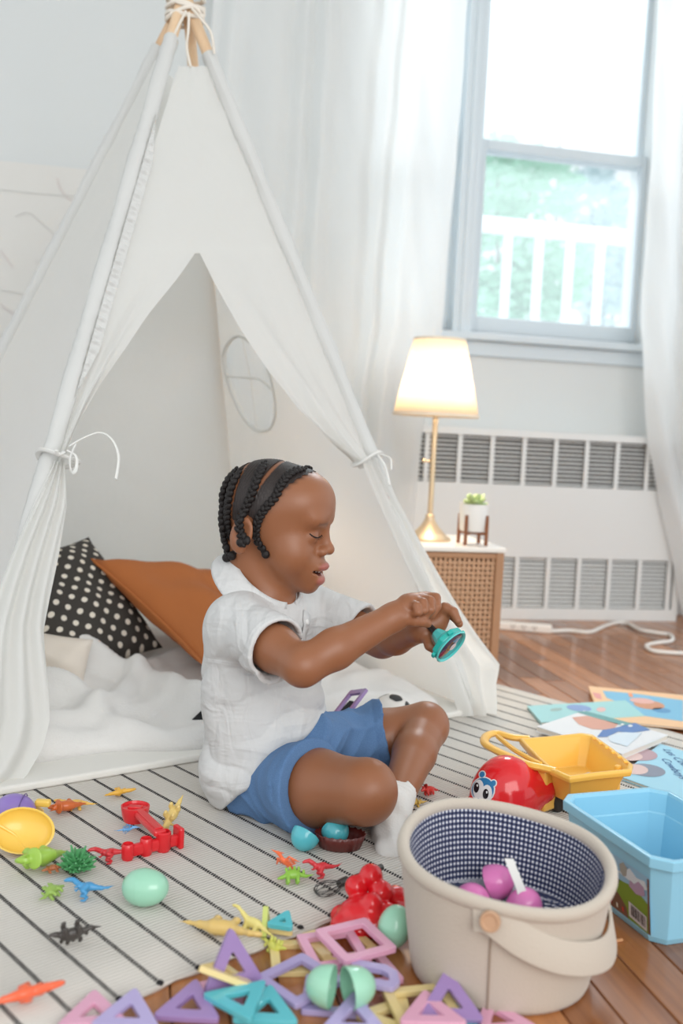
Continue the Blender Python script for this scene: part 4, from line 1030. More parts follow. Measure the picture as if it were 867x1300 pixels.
mp2 = t.new('ShaderNodeMapping'); t.link(t.coord(), mp2.inputs[0]); mp2.inputs['Rotation'].default_value = (.2, -.6, -.5); mp2.inputs['Scale'].default_value = (10, 12, 30)
wn2 = t.new('ShaderNodeTexNoise'); wn2.inputs['Scale'].default_value = 1; wn2.inputs['Detail'].default_value = 2; wn2.inputs['Distortion'].default_value = 1.0; t.link(mp2.outputs[0], wn2.inputs[0])
hh = t.math('ADD', t.math('ADD', wn.outputs[0], wn2.outputs[0]), t.math('MULTIPLY', t.noise(600, 2), .05)); t.bump(hh, .55, .012); M_polo = t.m
shirt = fastobj('polo_shirt', tv, tf, M_polo, child)
ST = BVHTree.FromPolygons([tuple(p) for p in tv], [tuple(int(i) for i in q) for q in tf])
# collar
tdir = nv(Fd*.80-ZZ*.60); ndir = nv(Fd*.60+ZZ*.80); CN = P(339, 734, 1.535)
b = MB()
def collar(s, tt):
    a = math.radians(12+336*s); fr = math.cos(a); e = max(0, math.cos(a))**5
    top = CN+tdir*.057*fr+Ld*.054*math.sin(a)+ndir*.004
    r1, r2 = .083, .080
    e2 = max(0, fr)**3
    bot = CN-ndir*(.029+.017*e2)+tdir*(r1*fr+.003*e2)+Ld*r2*math.sin(a)*(1-.10*e)
    mid = (top+bot)/2+(tdir*fr+Ld*math.sin(a))*.006
    return (1-tt)**2*top+2*tt*(1-tt)*mid+tt*tt*bot
b.grid(collar, 60, 8); b.build('collar', M_polo, shirt, solid=.0025, auto=False)
# placket with buttons
pp = [hit(ST, *q, .0012) for q in ((389, 778), (388, 790), (386, 803), (384, 818), (383, 832))]
pp = [q for q in pp if q[0] is not None]
if len(pp) > 2:
    b = MB(); v = []
    for i, (p, n) in enumerate(pp):
        d = nv(pp[min(i+1, len(pp)-1)][0]-pp[max(i-1, 0)][0]); sd = nv(np.cross(d, n)); v += [p-sd*.011, p-sd*.010+n*.0012, p+sd*.010+n*.0012, p+sd*.011]
    b.add(v, [(i*4+k, i*4+k+1, i*4+5+k, i*4+4+k) for i in range(len(pp)-1) for k in range(3)]); b.build('placket', M_polo, shirt, solid=.0015, auto=False)
    for i in (1, 3):
        b = MB(); p, n = pp[i]; xx, yy, _q = frame_of(n); b.lathe([(0, .0022), (.003, .0024), (.0042, .0018), (.0044, .0), (.0, 0)], p+n*.001, 14, (xx, yy, n)); b.build('button', mat('shirt_button', rgb(238, 238, 236), .3), shirt)
# ---------------------------------------------------------------- shorts
T = SDF((-.26, 1.28, .0), (.12, 1.82, .24), .0026)
T.ell(P(354, 978, 1.56), (.080, .094, .068), BAX, 0); T.ell(P(342, 1003, 1.52), (.066, .070, .048), BAX, .02)
hmN, hmF = P(398, 1000, 1.415), P(489, 934, 1.648)
T.chain([hpN, hmN, hmN+(hmN-hpN)*.3], [.056, .0640, .0640], .03); T.chain([hpF, hmF, hmF+(hmF-hpF)*.3], [.064, .0545, .0545], .03)
T.cone(P(350, 975, 1.60), P(430, 945, 1.60), .06, .052, .03); T.ell(P(402, 938, 1.54), (.045, .06, .040), BAX, .03)
dN = nv(knN-hpN)+np.array([.05, .0, .0]); dF = nv(knF-hpF)+np.array([.05, .0, -.15])
cutend(T, hmN, dN, .13); cutend(T, hmF, dF, .12)
T.cone(hmN-nv(dN)*.03, hmN+nv(dN)*.06, .045, .0605, .004, 's'); T.cone(hmF-nv(dF)*.03, hmF+nv(dF)*.06, .040, .0510, .004, 's')
T.plane((0, 0, RUGT+.001), (0, 0, -1))
def folds2(p):
    q = (p-P(350, 980, 1.56))@BAX.T; a, c, zz = q.T
    f = -.0050*(ridge(a*48+c*22+1.6*np.sin(zz*45)+1.2*np.sin(c*40))-.4)-.0030*(ridge(c*55-zz*60+1.5*np.sin(a*50))-.4); f *= np.clip(1-np.exp(-(((p-hmN)@nv(dN))/.014)**2)-np.exp(-(((p-hmF)@nv(dF))/.014)**2)*(c < -.2), .0, 1); d = np.abs((p-hmN)@nv(dN)+.016); f += .0014*np.exp(-(d/.0015)**2)*(np.linalg.norm(p-hmN, axis=1) < .08)
    d = np.abs((p-hmF)@nv(dF)+.016); f += .0014*np.exp(-(d/.0015)**2)*(np.linalg.norm(p-hmF, axis=1) < .07); return f
T.displace(folds2); sv, sf = T.mesh(1); del T
t = NT('chambray'); n = t.noise(700, 2); m2 = t.noise(18, 4)
c = t.mix(t.math('ADD', t.math('MULTIPLY', n, .7), t.math('MULTIPLY', m2, .35)), rgb(58, 92, 136), rgb(104, 140, 182)); t.link(c, t.b.inputs['Base Color']); t.b.inputs['Roughness'].default_value = .85; t.bump(n, .25, .001)
shorts = fastobj('shorts', sv, sf, t.m, child)
# ---------------------------------------------------------------- socks
M_sock = mat('white_sock', rgb(222, 220, 216), .95, bump=(300, .5, .0015))
for an, he_, to_, up in ((anF, hsF, teF, knF), (anN, hsN, teN, knN)):
    lo = np.minimum(np.minimum(an, he_), to_)-.06; hi = np.maximum(np.maximum(an, he_), to_)+.06
    T = SDF(lo, hi, .0022); foot(T, an, he_, to_, .0035); cu = an+nv(up-an)*.024
    T.cone(an, cu, .0245, .0268, .008); T.cone(cu-nv(up-an)*.004, cu+nv(up-an)*.004, .0272, .0272, .003); cutend(T, cu+nv(up-an)*.003, up-an, .045)
    T.displace(lambda p: .0007*np.sin(((p-cu)@nv(up-an))*900)*(((p-cu)@nv(up-an)) > -.02)+.0012*np.sin(p[:, 0]*200+p[:, 2]*160))
    v_, f2 = T.mesh(1); fastobj('sock', v_, f2, M_sock, child)
# ================================================================== toys
def plast(name, c, rough=.28, **k): return mat('plastic_'+name, c, rough, coat=.25, **k)
PINK, LAV, PURP, YEL, TEAL, LIME = rgb(224, 166, 192), rgb(176, 164, 208), rgb(154, 126, 178), rgb(232, 210, 148), rgb(92, 188, 198), rgb(196, 206, 110)
# --- magnetic tiles
def rounded(poly, r, n=3):
    out = []; m = len(poly)
    for i in range(m):
        a, p, c = np.array(poly[i-1]), np.array(poly[i]), np.array(poly[(i+1) % m]); u, v = nv(a-p), nv(c-p)
        half = math.acos(np.clip(u@v, -1, 1))/2; d = r/math.tan(half); s, e = p+u*d, p+v*d
        for k in range(n+1):
            t_ = k/n; out.append(tuple((1-t_)**2*s+2*t_*(1-t_)*p+t_*t_*e))
    return out
def inset(poly, d):
    m = len(poly); out = []
    for i in range(m):
        a, p, c = np.array(poly[i-1]), np.array(poly[i]), np.array(poly[(i+1) % m]); u, v = nv(a-p), nv(c-p); s = math.sin(math.acos(np.clip(u@v, -1, 1))); out.append(tuple(p+(u+v)*d/max(s, .2)))
    return out
TILE = {}
def tile_mesh(kind):
    if kind not in TILE:
        w_ = .068
        poly = {'square': [(0, 0), (w_, 0), (w_, w_), (0, w_)], 'triangle': [(0, 0), (w_, 0), (w_/2, w_*.90)], 'small_triangle': [(0, 0), (.034, 0), (.020, .034)], 'arch': [(0, 0), (.050, 0), (.056, .012), (.050, .030), (.036, .038), (0, .038)]}[kind]
        bar = {'square': .0105, 'triangle': .0120, 'small_triangle': .0072, 'arch': .0105}[kind]
        o_, i_ = rounded(poly, .0040), rounded(inset(poly, bar), .0018)
        b = MB(); b.ring(o_, i_, .0062); o = b.build('tile', None, None, smooth=True, world=False); TILE[kind] = o.data; bpy.data.objects.remove(o)
    return TILE[kind]
def tile(kind, p1, p2, z, side, tilt, col, cname, label, at=None, flip=False):
    """tile with one edge running from pixel p1 towards p2 on the plane at height z, opening away (+1) or towards the camera (-1), tilted about that edge"""
    a, c = (FL(*p1, z), FL(*p2, z)) if at is None else at
    e = nv(c-a); n_ = np.cross(ZZ, e)*(1 if side > 0 else -1)
    y = n_*math.cos(math.radians(tilt))+ZZ*math.sin(math.radians(tilt)); X = e
    N = np.cross(X, y)
    if N[2] < -.05: a = a+e*.068 if kind != 'small_triangle' else a+e*.034; X = -e; N = np.cross(X, y)
    me = tile_mesh(kind).copy(); me.name = 'magnetic_tile'
    o = bpy.data.objects.new('magnetic_tile', me); COL.objects.link(o); me.materials.append(plast('tile_'+cname, col, .22))
    o.matrix_world = Matrix(((X[0], y[0], N[0], a[0]), (X[1], y[1], N[1], a[1]), (X[2], y[2], N[2], a[2]), (0, 0, 0, 1)))
    m = o.modifiers.new('bevel', 'BEVEL'); m.width = .0014; m.segments = 2; m.limit_method = 'ANGLE'
    tag(o, label, 'toy tile', 'magnetic building tiles by the basket'); return o
tile('square', (440, 1263), (509, 1250), .0002, 1, 0, PINK, 'pink', 'pink square tile under the lavender arch tile, against the basket')
tile('square', (420, 1232), (475, 1215), .0003, 1, 4, YEL, 'yellow', 'yellow square tile mostly hidden below the topmost pink square')
tile('square', (398, 1236), (455, 1228), .0075, 1, 3, PINK, 'pink', 'pink square tile whose left bar stands between the yellow and topmost pink squares')
tile('square', (437, 1227), (490, 1213), .0200, 1, 3, PINK, 'pink', 'topmost pink square tile, just in front of the red jelly toy')
tile('square', (345, 1241), (403, 1240), .0003, 1, 0, YEL, 'yellow', 'yellow square tile at the rug edge behind the lavender diamond')
tile('square', (322, 1246), (374, 1282), .0075, 1, 3, LAV, 'lavender', 'lavender square tile turned like a diamond, left of the egg halves')
tile('square', (381, 1289), (446, 1294), .0003, 1, 0, LAV, 'lavender', 'lavender square tile lying flat beneath the two egg halves')
tile('arch', (438, 1250), (472, 1256), .0140, 1, 4, LAV, 'lavender', 'small lavender arch tile resting on the pink squares')
tile('triangle', (405, 1314), (492, 1318), .0085, 1, 6, LAV, 'lavender2', 'lavender triangle tile cut by the photo edge below the egg halves')
tile('square', (484, 1262), (545, 1256), .0070, -1, 0, YEL, 'yellow', 'yellow square tile in front of the basket, right of egg halves')
tile('triangle', (447, 1293), (492, 1278), .0003, -1, 0, YEL, 'yellow', 'yellow triangle tile at the bottom edge under the egg halves')
tile('triangle', (505, 1304), (532, 1270), .0140, -1, 0, PINK, 'pink2', 'pink triangle tile lying across the yellow square before the basket')
tile('triangle', (532, 1312), (610, 1316), .0003, 1, 0, TEAL, 'teal', 'teal triangle tile at the bottom edge below the leaning purple triangle')
tile('triangle', (529, 1296), (606, 1300), .0075, 1, 22, PURP, 'purple', 'purple triangle tile leaning up against the front of the basket')
tile('triangle', (603, 1318), (668, 1312), .0003, 1, 0, PINK, 'pink2', 'pink triangle tile at the bottom edge under the basket front')
tile('triangle', (192, 1296), (262, 1300), .0075, 1, 6, PURP, 'purple', 'purple triangle tile next to the rug corner knots, flat on the floor')
tile('triangle', (112, 1308), (180, 1310), .0085, 1, 4, LAV, 'lavender2', 'lavender triangle tile on the rug corner at the bottom edge')
tile('triangle', (70, 1310), (125, 1306), .0070, 1, 0, PINK, 'pink', 'pink triangle tile left of the lavender one at the rug corner')
tile('triangle', (243, 1256), (310, 1288), .0003, 1, 3, PINK, 'pink', 'pink triangle tile below the upright purple triangle')
tile('triangle', (256, 1262), (296, 1252), .0100, 1, 76, PURP, 'purple2', 'purple triangle tile standing upright on its edge by the rug')
tile('triangle', (279, 1226), (328, 1262), .0120, -1, 27, YEL, 'yellow', 'yellow triangle tile seen edge-on, just right of the upright purple triangle')
tile('triangle', (318, 1302), (250, 1265), .0150, -1, 2, TEAL, 'teal', 'teal triangle tile between the purple and pink triangles, left one of two')
tile('triangle', (292, 1300), (362, 1304), .0075, 1, 3, TEAL, 'teal', 'teal triangle tile below the lavender diamond, right one of two')
tile('small_triangle', (336, 1178), (369, 1183), .0200, 1, 8, TEAL, 'teal', 'small teal triangle tile on the rug edge beside the yellow dinosaur')
tile('small_triangle', (336, 1184), (369, 1189), .0110, 1, 4, YEL, 'yellow', 'small yellow triangle tile right under the small teal one')
tile('small_triangle', (331, 1193), (337, 1176), .0075, 1, 86, LIME, 'lime', 'small lime tile standing on edge by the small teal tile')
tile('square', None, None, 0, 1, 40, PURP, 'purple3', 'purple square tile leaning on the blanket behind the blue shorts', at=(P(421, 913, 1.80), P(444, 909, 1.75)))
b = MB(); b.tube([P(424, 916, 1.84), P(436, 904, 1.86), P(448, 892, 1.88)], .011, 8, flat=.4)
tag(b.build('black_strap', mat('black_cloth', rgb(30, 30, 32), .9)), 'black strap seen through the purple tile behind the shorts', 'strap')
# --- plastic eggs
def eggprof(L, R, h0=0., n=12):
    """half of an egg: dome of radius R and height L"""
    return [(R*math.cos(math.pi/2*k/n)**.9 if k < n else 0, h0+L*math.sin(math.pi/2*k/n)) for k in range(n+1)]
def egg(p, ax, R, L1, L2, m, label, cat='egg', group='plastic easter eggs'):
    t_ = thing('plastic_egg', label, cat, tuple(p), group); X, Y, Z = ax
    b = MB(); b.lathe(eggprof(L1, R), p, 28, (X, Y, Z)); b.build('shell_half', m, t_)
    b = MB(); b.lathe(eggprof(L2, R*.985), p, 28, (X, -Y, -Z)); b.build('shell_half', m, t_); return t_
def half(p, ax, R, L, m, label, group='plastic easter egg halves'):
    b = MB(); pr = eggprof(L, R); inn = [(r*.93, h*.93) for r, h in pr][::-1]
    b.lathe([(r, h) for r, h in inn[::-1]][::-1]+[(R*.965, -.0006)]+pr, p, 28, ax); o = b.build('egg_half', m, origin=p); tag(o, label, 'egg half', group); return o
M_mint = plast('mint', rgb(158, 212, 184), .18); M_blue = plast('egg_blue', rgb(86, 186, 198), .18); M_pinkegg = plast('egg_pink', rgb(224, 124, 186), .25); M_viol = plast('egg_violet', rgb(142, 118, 190), .25)
def up(p, h): return p+ZZ*h
g = G(181, 1149); egg(up(g, .0225), frame_of(nv(np.array([.93, -.25, .12]))), .0225, .032, .026, M_mint, 'mint green plastic egg lying alone on the rug, left side')
g = G(499, 1203); egg(up(g, .0235), frame_of(nv(np.array([.25, .2, .9]))), .0195, .026, .022, M_mint, 'mint green plastic egg between the red jelly toy and basket')
hx = nv(r_-np.array([0, 0, .0]))
c_ = FL(420, 1279, .0075); half(up(c_, .0215)-hx*.000, frame_of(nv(-hx+np.array([0, .25, .05]))), .0215, .027, M_mint, 'mint green egg half, left one of the pair on the tiles')
c_ = FL(438, 1281, .0075); half(up(c_, .0215)+hx*.002, frame_of(nv(hx+np.array([0, .42, .02]))), .0215, .029, M_mint, 'mint green egg half, right one of the pair on the tiles')
c_ = G(388, 1078); half(up(c_, .022)+RDV*.0, frame_of(nv((-.35, -.45, -.55))), .0205, .024, M_blue, 'sky blue egg half under the front knee, leftmost')
c_ = G(424, 1070); half(up(c_, .020), frame_of(nv((.25, -.75, -.35))), .0200, .024, M_blue, 'sky blue egg half under the front knee behind the maroon cup')
# --- yellow egg-shaped tray and the violet egg at the left edge
M_yel = plast('egg_yellow', rgb(246, 204, 92), .3)
c_ = G(28, 1082); q = up(c_, .030); axz = nv(np.array([.10, -.75, .62])); X = nv(np.array([1, .05, -.1])-axz*(np.array([1, .05, -.1])@axz)); Y = np.cross(axz, X)
b = MB(); pr = [(.041*math.sin(math.pi/2*k/10), -.022*math.cos(math.pi/2*k/10)) for k in range(11)]
b.lathe(pr+[(.0425, .001), (.0405, .0015)]+[(r*.95, h*.9+.0005) for r, h in pr[::-1]], q, 36, (X, Y, axz), sx=1.0, sy=.74)
o = b.build('yellow_shell', M_yel, origin=q); tag(o, 'large open yellow egg shell facing the camera, left edge of rug', 'toy')
b = MB(); b.tube(smoothpath([q-X*.036+Y*.006-axz*.008, q-X*.012-Y*.002-axz*.019, q+X*.0-Y*.014-axz*.018, q+X*.010-Y*.024-axz*.012], 6), .002, 6); b.build('ridge', M_yel, o)
c_ = G(18, 1050); q = up(c_, .024); b = MB(); b.lathe(eggprof(.030, .030, n=12)+[], q-ZZ*.006, 32, (np.array([1., 0, 0]), np.array([0, 1., 0]), ZZ), sx=1.05, sy=.8)
root = thing('violet_egg', 'violet egg in a yellow shell behind the open yellow shell', 'toy', tuple(c_)); b.build('dome', M_viol, root)
b = MB(); b.tube([q-ZZ*.006+np.array([.008+.006*math.sin(k/10*3.14), -.8*.030*math.cos(math.pi*k/10)*1.0, .0305*math.sin(math.pi*k/10)]) for k in range(11)], .0009, 5); b.build('seam', plast('seam', rgb(96, 70, 140)), root)
b = MB(); b.lathe([(0, .0), (.026, .0), (.036, .010), (.039, .022), (.037, .022), (.030, .012), (0, .010)], q-ZZ*.024, 32, sx=1.05, sy=.85); b.build('yellow_base', M_yel, root)
b = MB(); b.box(q+np.array([.036, .014, .008]), (.022, .012, .010)); b.build('hinge', M_yel, root, bev=.003, smooth=False)
# --- small plastic dinosaurs: modelled as one smooth surface each, metre units scaled to their length
def dino(kind):
    S = SDF((-.62, -.36, -.12), (.62, .36, .62), .017)
    E, C_ = S.ell, S.chain
    def legs(xs, w, top, r0, r1, k=.03):
        for x in xs:
            for s in (-1, 1): C_([(x, s*w*.6, top), (x+.02, s*w, top*.5), (x, s*w, .02)], [r0, (r0+r1)/2, r1], k); E((x+.025, s*w, .018), (.045, .032, .022), None, .02)
    if kind == 'sauropod':
        E((0, 0, .23), (.19, .095, .11), None, 0); C_([(.12, 0, .26), (.26, 0, .36), (.38, 0, .44), (.45, 0, .46)], [.07, .042, .034, .034], .04); E((.49, 0, .455), (.06, .036, .034), None, .02)
        C_([(-.13, 0, .24), (-.30, 0, .17), (-.45, 0, .11), (-.58, 0, .10)], [.075, .042, .022, .009], .04); legs((-.12, .12), .075, .2, .05, .036)
    elif kind == 'theropod':
        E((0, 0, .30), (.17, .085, .10), np.array(Euler((0, .25, 0)).to_matrix()).T, 0); C_([(.12, 0, .32), (.24, 0, .42), (.30, 0, .47)], [.075, .055, .055], .04); E((.37, 0, .47), (.11, .05, .05), None, .03); E((.45, 0, .45), (.06, .038, .03), None, .02)
        C_([(-.12, 0, .29), (-.32, 0, .26), (-.47, 0, .27), (-.60, 0, .32)], [.08, .045, .024, .009], .04)
        for s in (-1, 1): C_([(-.02, s*.06, .27), (.06, s*.09, .15), (-.03, s*.09, .09), (.01, s*.09, .02)], [.07, .05, .03, .024], .02); E((.05, s*.09, .018), (.07, .036, .022), None, .015); C_([(.15, s*.06, .30), (.22, s*.07, .24), (.26, s*.06, .27)], [.028, .02, .012], .012)
    elif kind == 'trike':
        E((-.02, 0, .24), (.22, .13, .14), None, 0); E((.26, 0, .27), (.12, .08, .09), None, .05); E((.36, 0, .23), (.07, .045, .05), None, .03)
        E((.17, 0, .36), (.035, .17, .15), np.array(Euler((0, -.5, 0)).to_matrix()).T, .02)
        for s in (-1, 1): C_([(.26, s*.05, .33), (.36, s*.06, .42), (.44, s*.06, .45)], [.026, .018, .006], .01)
        C_([(.40, 0, .26), (.44, 0, .32)], [.02, .006], .01); C_([(-.2, 0, .24), (-.38, 0, .16), (-.56, 0, .11)], [.09, .045, .012], .04); legs((-.14, .13), .10, .2, .07, .045)
    elif kind == 'stego':
        E((0, 0, .24), (.21, .10, .13), None, 0); C_([(.16, 0, .22), (.30, 0, .17), (.40, 0, .15)], [.07, .045, .034], .04); C_([(-.16, 0, .22), (-.36, 0, .17), (-.58, 0, .20)], [.07, .04, .010], .04)
        for i, x in enumerate((-.30, -.18, -.06, .06, .17)): E((x, .02*(-1)**i, .39-.5*(x+.05)**2-.07*(x < -.25)), (.050, .014, .075), None, .012)
        legs((-.13, .13), .08, .18, .055, .035)
    elif kind == 'ptero':
        E((0, 0, .12), (.14, .05, .05), None, 0); C_([(.10, 0, .13), (.20, 0, .17), (.26, 0, .18)], [.04, .03, .035], .03); C_([(.26, 0, .18), (.45, 0, .15)], [.03, .006], .015); C_([(.24, 0, .19), (.10, 0, .26)], [.025, .008], .015)
        for s in (-1, 1):
            C_([(.06, s*.03, .13), (.10, s*.16, .17), (-.05, s*.33, .13)], [.026, .018, .008], .02)
            for k in range(4): C_([(.05-.05*k, s*.04, .12), (.04-.05*k, s*(.18-.02*k), .145), (-.05-.02*k, s*(.30-.05*k), .13)], [.017, .015, .008], .02)
        C_([(-.12, 0, .12), (-.25, 0, .10), (-.40, 0, .10)], [.03, .018, .006], .02)
        for s in (-1, 1): C_([(-.08, s*.03, .10), (-.10, s*.05, .02)], [.018, .012], .01)
    return S.mesh(1)
DM = {}
DGROUP = 'small plastic dinosaurs scattered on the rug'
def put_dino(kind, tail, head, roll, col, cname, label, pitch=0., z=0., scale=None, tex=0.):
    if kind not in DM: DM[kind] = dino(kind)
    v, F = DM[kind]; a, c = G(*tail), G(*head); d = c-a; L = np.linalg.norm(d[:2]) if scale is None else scale; yaw = math.atan2(d[1], d[0])
    R = np.array(Matrix.Rotation(yaw, 3, 'Z') @ Matrix.Rotation(pitch, 3, 'Y') @ Matrix.Rotation(roll, 3, 'X'))
    vv = (v*(L/1.12))@R.T; mid = (a+c)/2; cx, cy = (vv[:, 0].min()+vv[:, 0].max())/2, (vv[:, 1].min()+vv[:, 1].max())/2
    vv = vv-np.array([cx, cy, vv[:, 2].min()])+np.array([mid[0], mid[1], mid[2]+z])
    o = fastobj('toy_dinosaur', vv, F, plast('dino_'+cname, col, .38, bump=(300, .3, .0006)), origin=(mid[0], mid[1], mid[2]+z)); tag(o, label, 'toy dinosaur', DGROUP); return o
R_ = math.radians
put_dino('trike', (112, 1030), (55, 1036), R_(-75), rgb(206, 104, 48), 'orange', 'burnt orange dinosaur lying on its side by the tent floor edge', scale=.066)
put_dino('sauropod', (122, 1025), (66, 1030), R_(80), rgb(236, 190, 92), 'amber', 'pale amber dinosaur half hidden behind the burnt orange one', scale=.062)
put_dino('theropod', (132, 1019), (172, 1009), R_(75), rgb(234, 178, 66), 'yolk', 'yolk yellow dinosaur against the tent floor edge', scale=.055)
put_dino('trike', (96, 1092), (4, 1118), R_(-70), rgb(158, 196, 78), 'green', 'big lime green dinosaur below the open yellow shell', scale=.092, pitch=-.1)
put_dino('stego', (44, 1156), (86, 1128), R_(-60), rgb(146, 178, 82), 'olive', 'small olive green dinosaur lying left of the blue one', scale=.052)
put_dino('theropod', (142, 1142), (78, 1143), R_(55), rgb(72, 150, 200), 'blue', 'bright blue dinosaur with a long tail, left of the mint egg', scale=.062)
put_dino('stego', (132, 1192), (58, 1208), R_(165), rgb(66, 60, 56), 'charcoal', 'charcoal grey dinosaur lying on its back with legs up', scale=.066)
put_dino('theropod', (-6, 1296), (72, 1272), R_(60), rgb(242, 106, 66), 'coral', 'coral orange dinosaur at the bottom left corner', scale=.078)
put_dino('trike', (236, 1042), (198, 1066), R_(165), rgb(222, 194, 118), 'straw', 'straw coloured dinosaur with legs in the air behind red hammer toy', scale=.066, pitch=.5)
put_dino('theropod', (160, 1090), (116, 1096), R_(70), rgb(206, 44, 52), 'red', 'red dinosaur whose head shows between green bush and red hammer toy', scale=.060)
put_dino('sauropod', (220, 1186), (338, 1206), R_(70), rgb(222, 188, 112), 'sand', 'long necked sandy yellow dinosaur stretched across the rug edge', scale=.104)
put_dino('sauropod', (340, 1192), (303, 1180), R_(12), rgb(228, 214, 130), 'pale', 'pale yellow dinosaur standing with raised neck next to the small teal tile', scale=.062)
put_dino('stego', (336, 1204), (356, 1214), R_(150), rgb(206, 208, 96), 'limey', 'yellow-green dinosaur with its legs over the rug edge', scale=.045)
put_dino('ptero', (382, 1108), (340, 1116), R_(30), rgb(250, 120, 74), 'tangerine', 'tangerine winged dinosaur at the left end of the small heap', scale=.078, pitch=-.7)
put_dino('stego', (400, 1121), (350, 1124), R_(40), rgb(140, 190, 66), 'leaf', 'leaf green dinosaur in the middle of the small heap', scale=.054)
put_dino('theropod', (432, 1112), (384, 1118), R_(25), rgb(214, 48, 58), 'crimson', 'crimson dinosaur at the right end of the small heap', scale=.056)
put_dino('trike', (556, 1008), (534, 1012), R_(20), rgb(206, 52, 44), 'scarlet', 'scarlet dinosaur beyond the sock, next to the shin', scale=.042)
put_dino('stego', (545, 1022), (512, 1026), R_(70), rgb(214, 176, 84), 'mustard', 'mustard dinosaur lying behind the white sock', scale=.045)
put_dino('stego', (80, 1108), (60, 1112), R_(90), rgb(176, 104, 62), 'brown', 'small brown dinosaur behind the lime green one', scale=.040, z=.004)
# --- green bush
c_ = G(97, 1108); root = thing('toy_bush', 'dark green plastic bush lying between lime dinosaur and red toy', 'toy plant', tuple(c_))
M_bush = plast('bush', rgb(84, 158, 100), .45); rr = random.Random(9)
b = MB(); b.ball(up(c_, .008), (.011, .008, .008), 10, 6); b.build('core', M_bush, root)
for i in range(46):
    a = i*2.399; el = math.asin(min(.97, (i+.5)/46)); d = np.array([math.cos(a)*math.cos(el), math.sin(a)*math.cos(el), math.sin(el)]); p = up(c_, .007); L = .021+.008*rr.random()
    b = MB(); b.tube([p, p+d*L*.5, p+d*L+ZZ*.002], [.0034, .0032, .0012], 5); x_, y_, _q = frame_of(d)
    for s in (-1, 1): b.tube([p+d*L*.55, p+d*L*.8+x_*s*.006], [.0022, .0009], 4)
    b.build('frond', M_bush, root)
# --- red hammer toy with the pale blue winged figure on it
M_red = plast('red', rgb(216, 34, 42), .25)
d1, d2 = G(158, 1092), G(231, 1074); e = nv(d2-d1); n_ = np.cross(ZZ, e); L = np.linalg.norm(d2-d1); AX = (e, n_, ZZ)
root = thing('red_hammer_toy', 'red plastic scoop toy with round head and scalloped base near the mint egg', 'toy', tuple((d1+d2)/2))
b = MB(); b.box(d1+e*L*.5+ZZ*.011, (L*.96, .010, .016), AX); b.build('bar', M_red, root, smooth=False, bev=.003)
for k, (t_, r, h) in enumerate(((.05, .0085, .022), (.36, .0085, .024), (.66, .0105, .028))):
    b = MB(); q = d1+e*L*t_; b.lathe([(0, .0), (r*.8, .0), (r, .003), (r, h-.002), (r*.82, h), (r*.7, h-.006), (0, h-.007)], q, 18, AX); b.build('peg', M_red, root)
b = MB(); q = d1+e*L*.93; b.box(q+ZZ*.015, (.008, .022, .030), AX); b.build('end_block', M_red, root, smooth=False, bev=.003)
hd_ = up(G(171, 1050), .026); arm0 = d1+e*L*.60+ZZ*.026; ad = nv(hd_-arm0); sd = nv(np.cross(ad, ZZ)); nn = np.cross(sd, ad)
b = MB(); la = np.linalg.norm(hd_-arm0); b.box(arm0+ad*la*.45, (.018, la*.95, .009), (sd, ad, nn)); b.build('handle', M_red, root, smooth=False, bev=.003)
b = MB(); b.box(arm0+ad*la*.45+nn*.005, (.011, la*.8, .002), (sd, ad, nn)); b.build('handle_rib', M_red, root, smooth=False, bev=.0008)
hx_ = (nv(np.array([1, -.1, 0])), nv(np.array([.1, 1, .0])), ZZ)
b = MB(); b.lathe([(0, -.016), (.016, -.016), (.0185, -.010), (.0205, .003), (.0205, .006), (.0185, .0062), (.0175, .003), (0, .003)], hd_, 32, hx_); b.build('round_head', M_red, root)
b = MB(); b.box(hd_+ZZ*.004, (.020, .012, .003), hx_); b.build('raised_block', M_red, root, smooth=False, bev=.001)
o = put_dino('ptero', (146, 1078), (176, 1076), R_(-50), rgb(110, 170, 222), 'skyblue', 'pale blue winged dinosaur hanging over the red scoop toy', scale=.050, z=.016)
# --- red jelly-mould toy
c_ = G(465, 1176); S = SDF((c_[0]-.07, c_[1]-.06, c_[2]-.005), (c_[0]+.08, c_[1]+.07, c_[2]+.075), .0016)
def jp(x, y, z=.0): return up(G(x, y), z)
S.ell(jp(462, 1178, .012), (.034, .030, .026), None, 0)
for i in range(7):
    a = i/7*6.28; S.ell(jp(462, 1178, .008)+np.array([.031*math.cos(a), .027*math.sin(a), 0]), (.013, .012, .013), None, .005)
for x_, y_, z_, r in ((450, 1166, .040, .014), (468, 1164, .052, .0145), (482, 1170, .036, .015), (470, 1182, .034, .013), (500, 1166, .024, .017), (514, 1170, .018, .016), (490, 1182, .022, .013)): S.ell(jp(x_, y_, z_), r, None, .004)
S.plane((0, 0, c_[2]+.0006), (0, 0, -1)); v_, F_ = S.mesh(1)
o = fastobj('jelly_mould', v_, F_, plast('jelly', rgb(222, 22, 34), .08, sss=.2)); tag(o, 'glossy red jelly-mould toy with round bumps behind the topmost pink tile', 'toy')
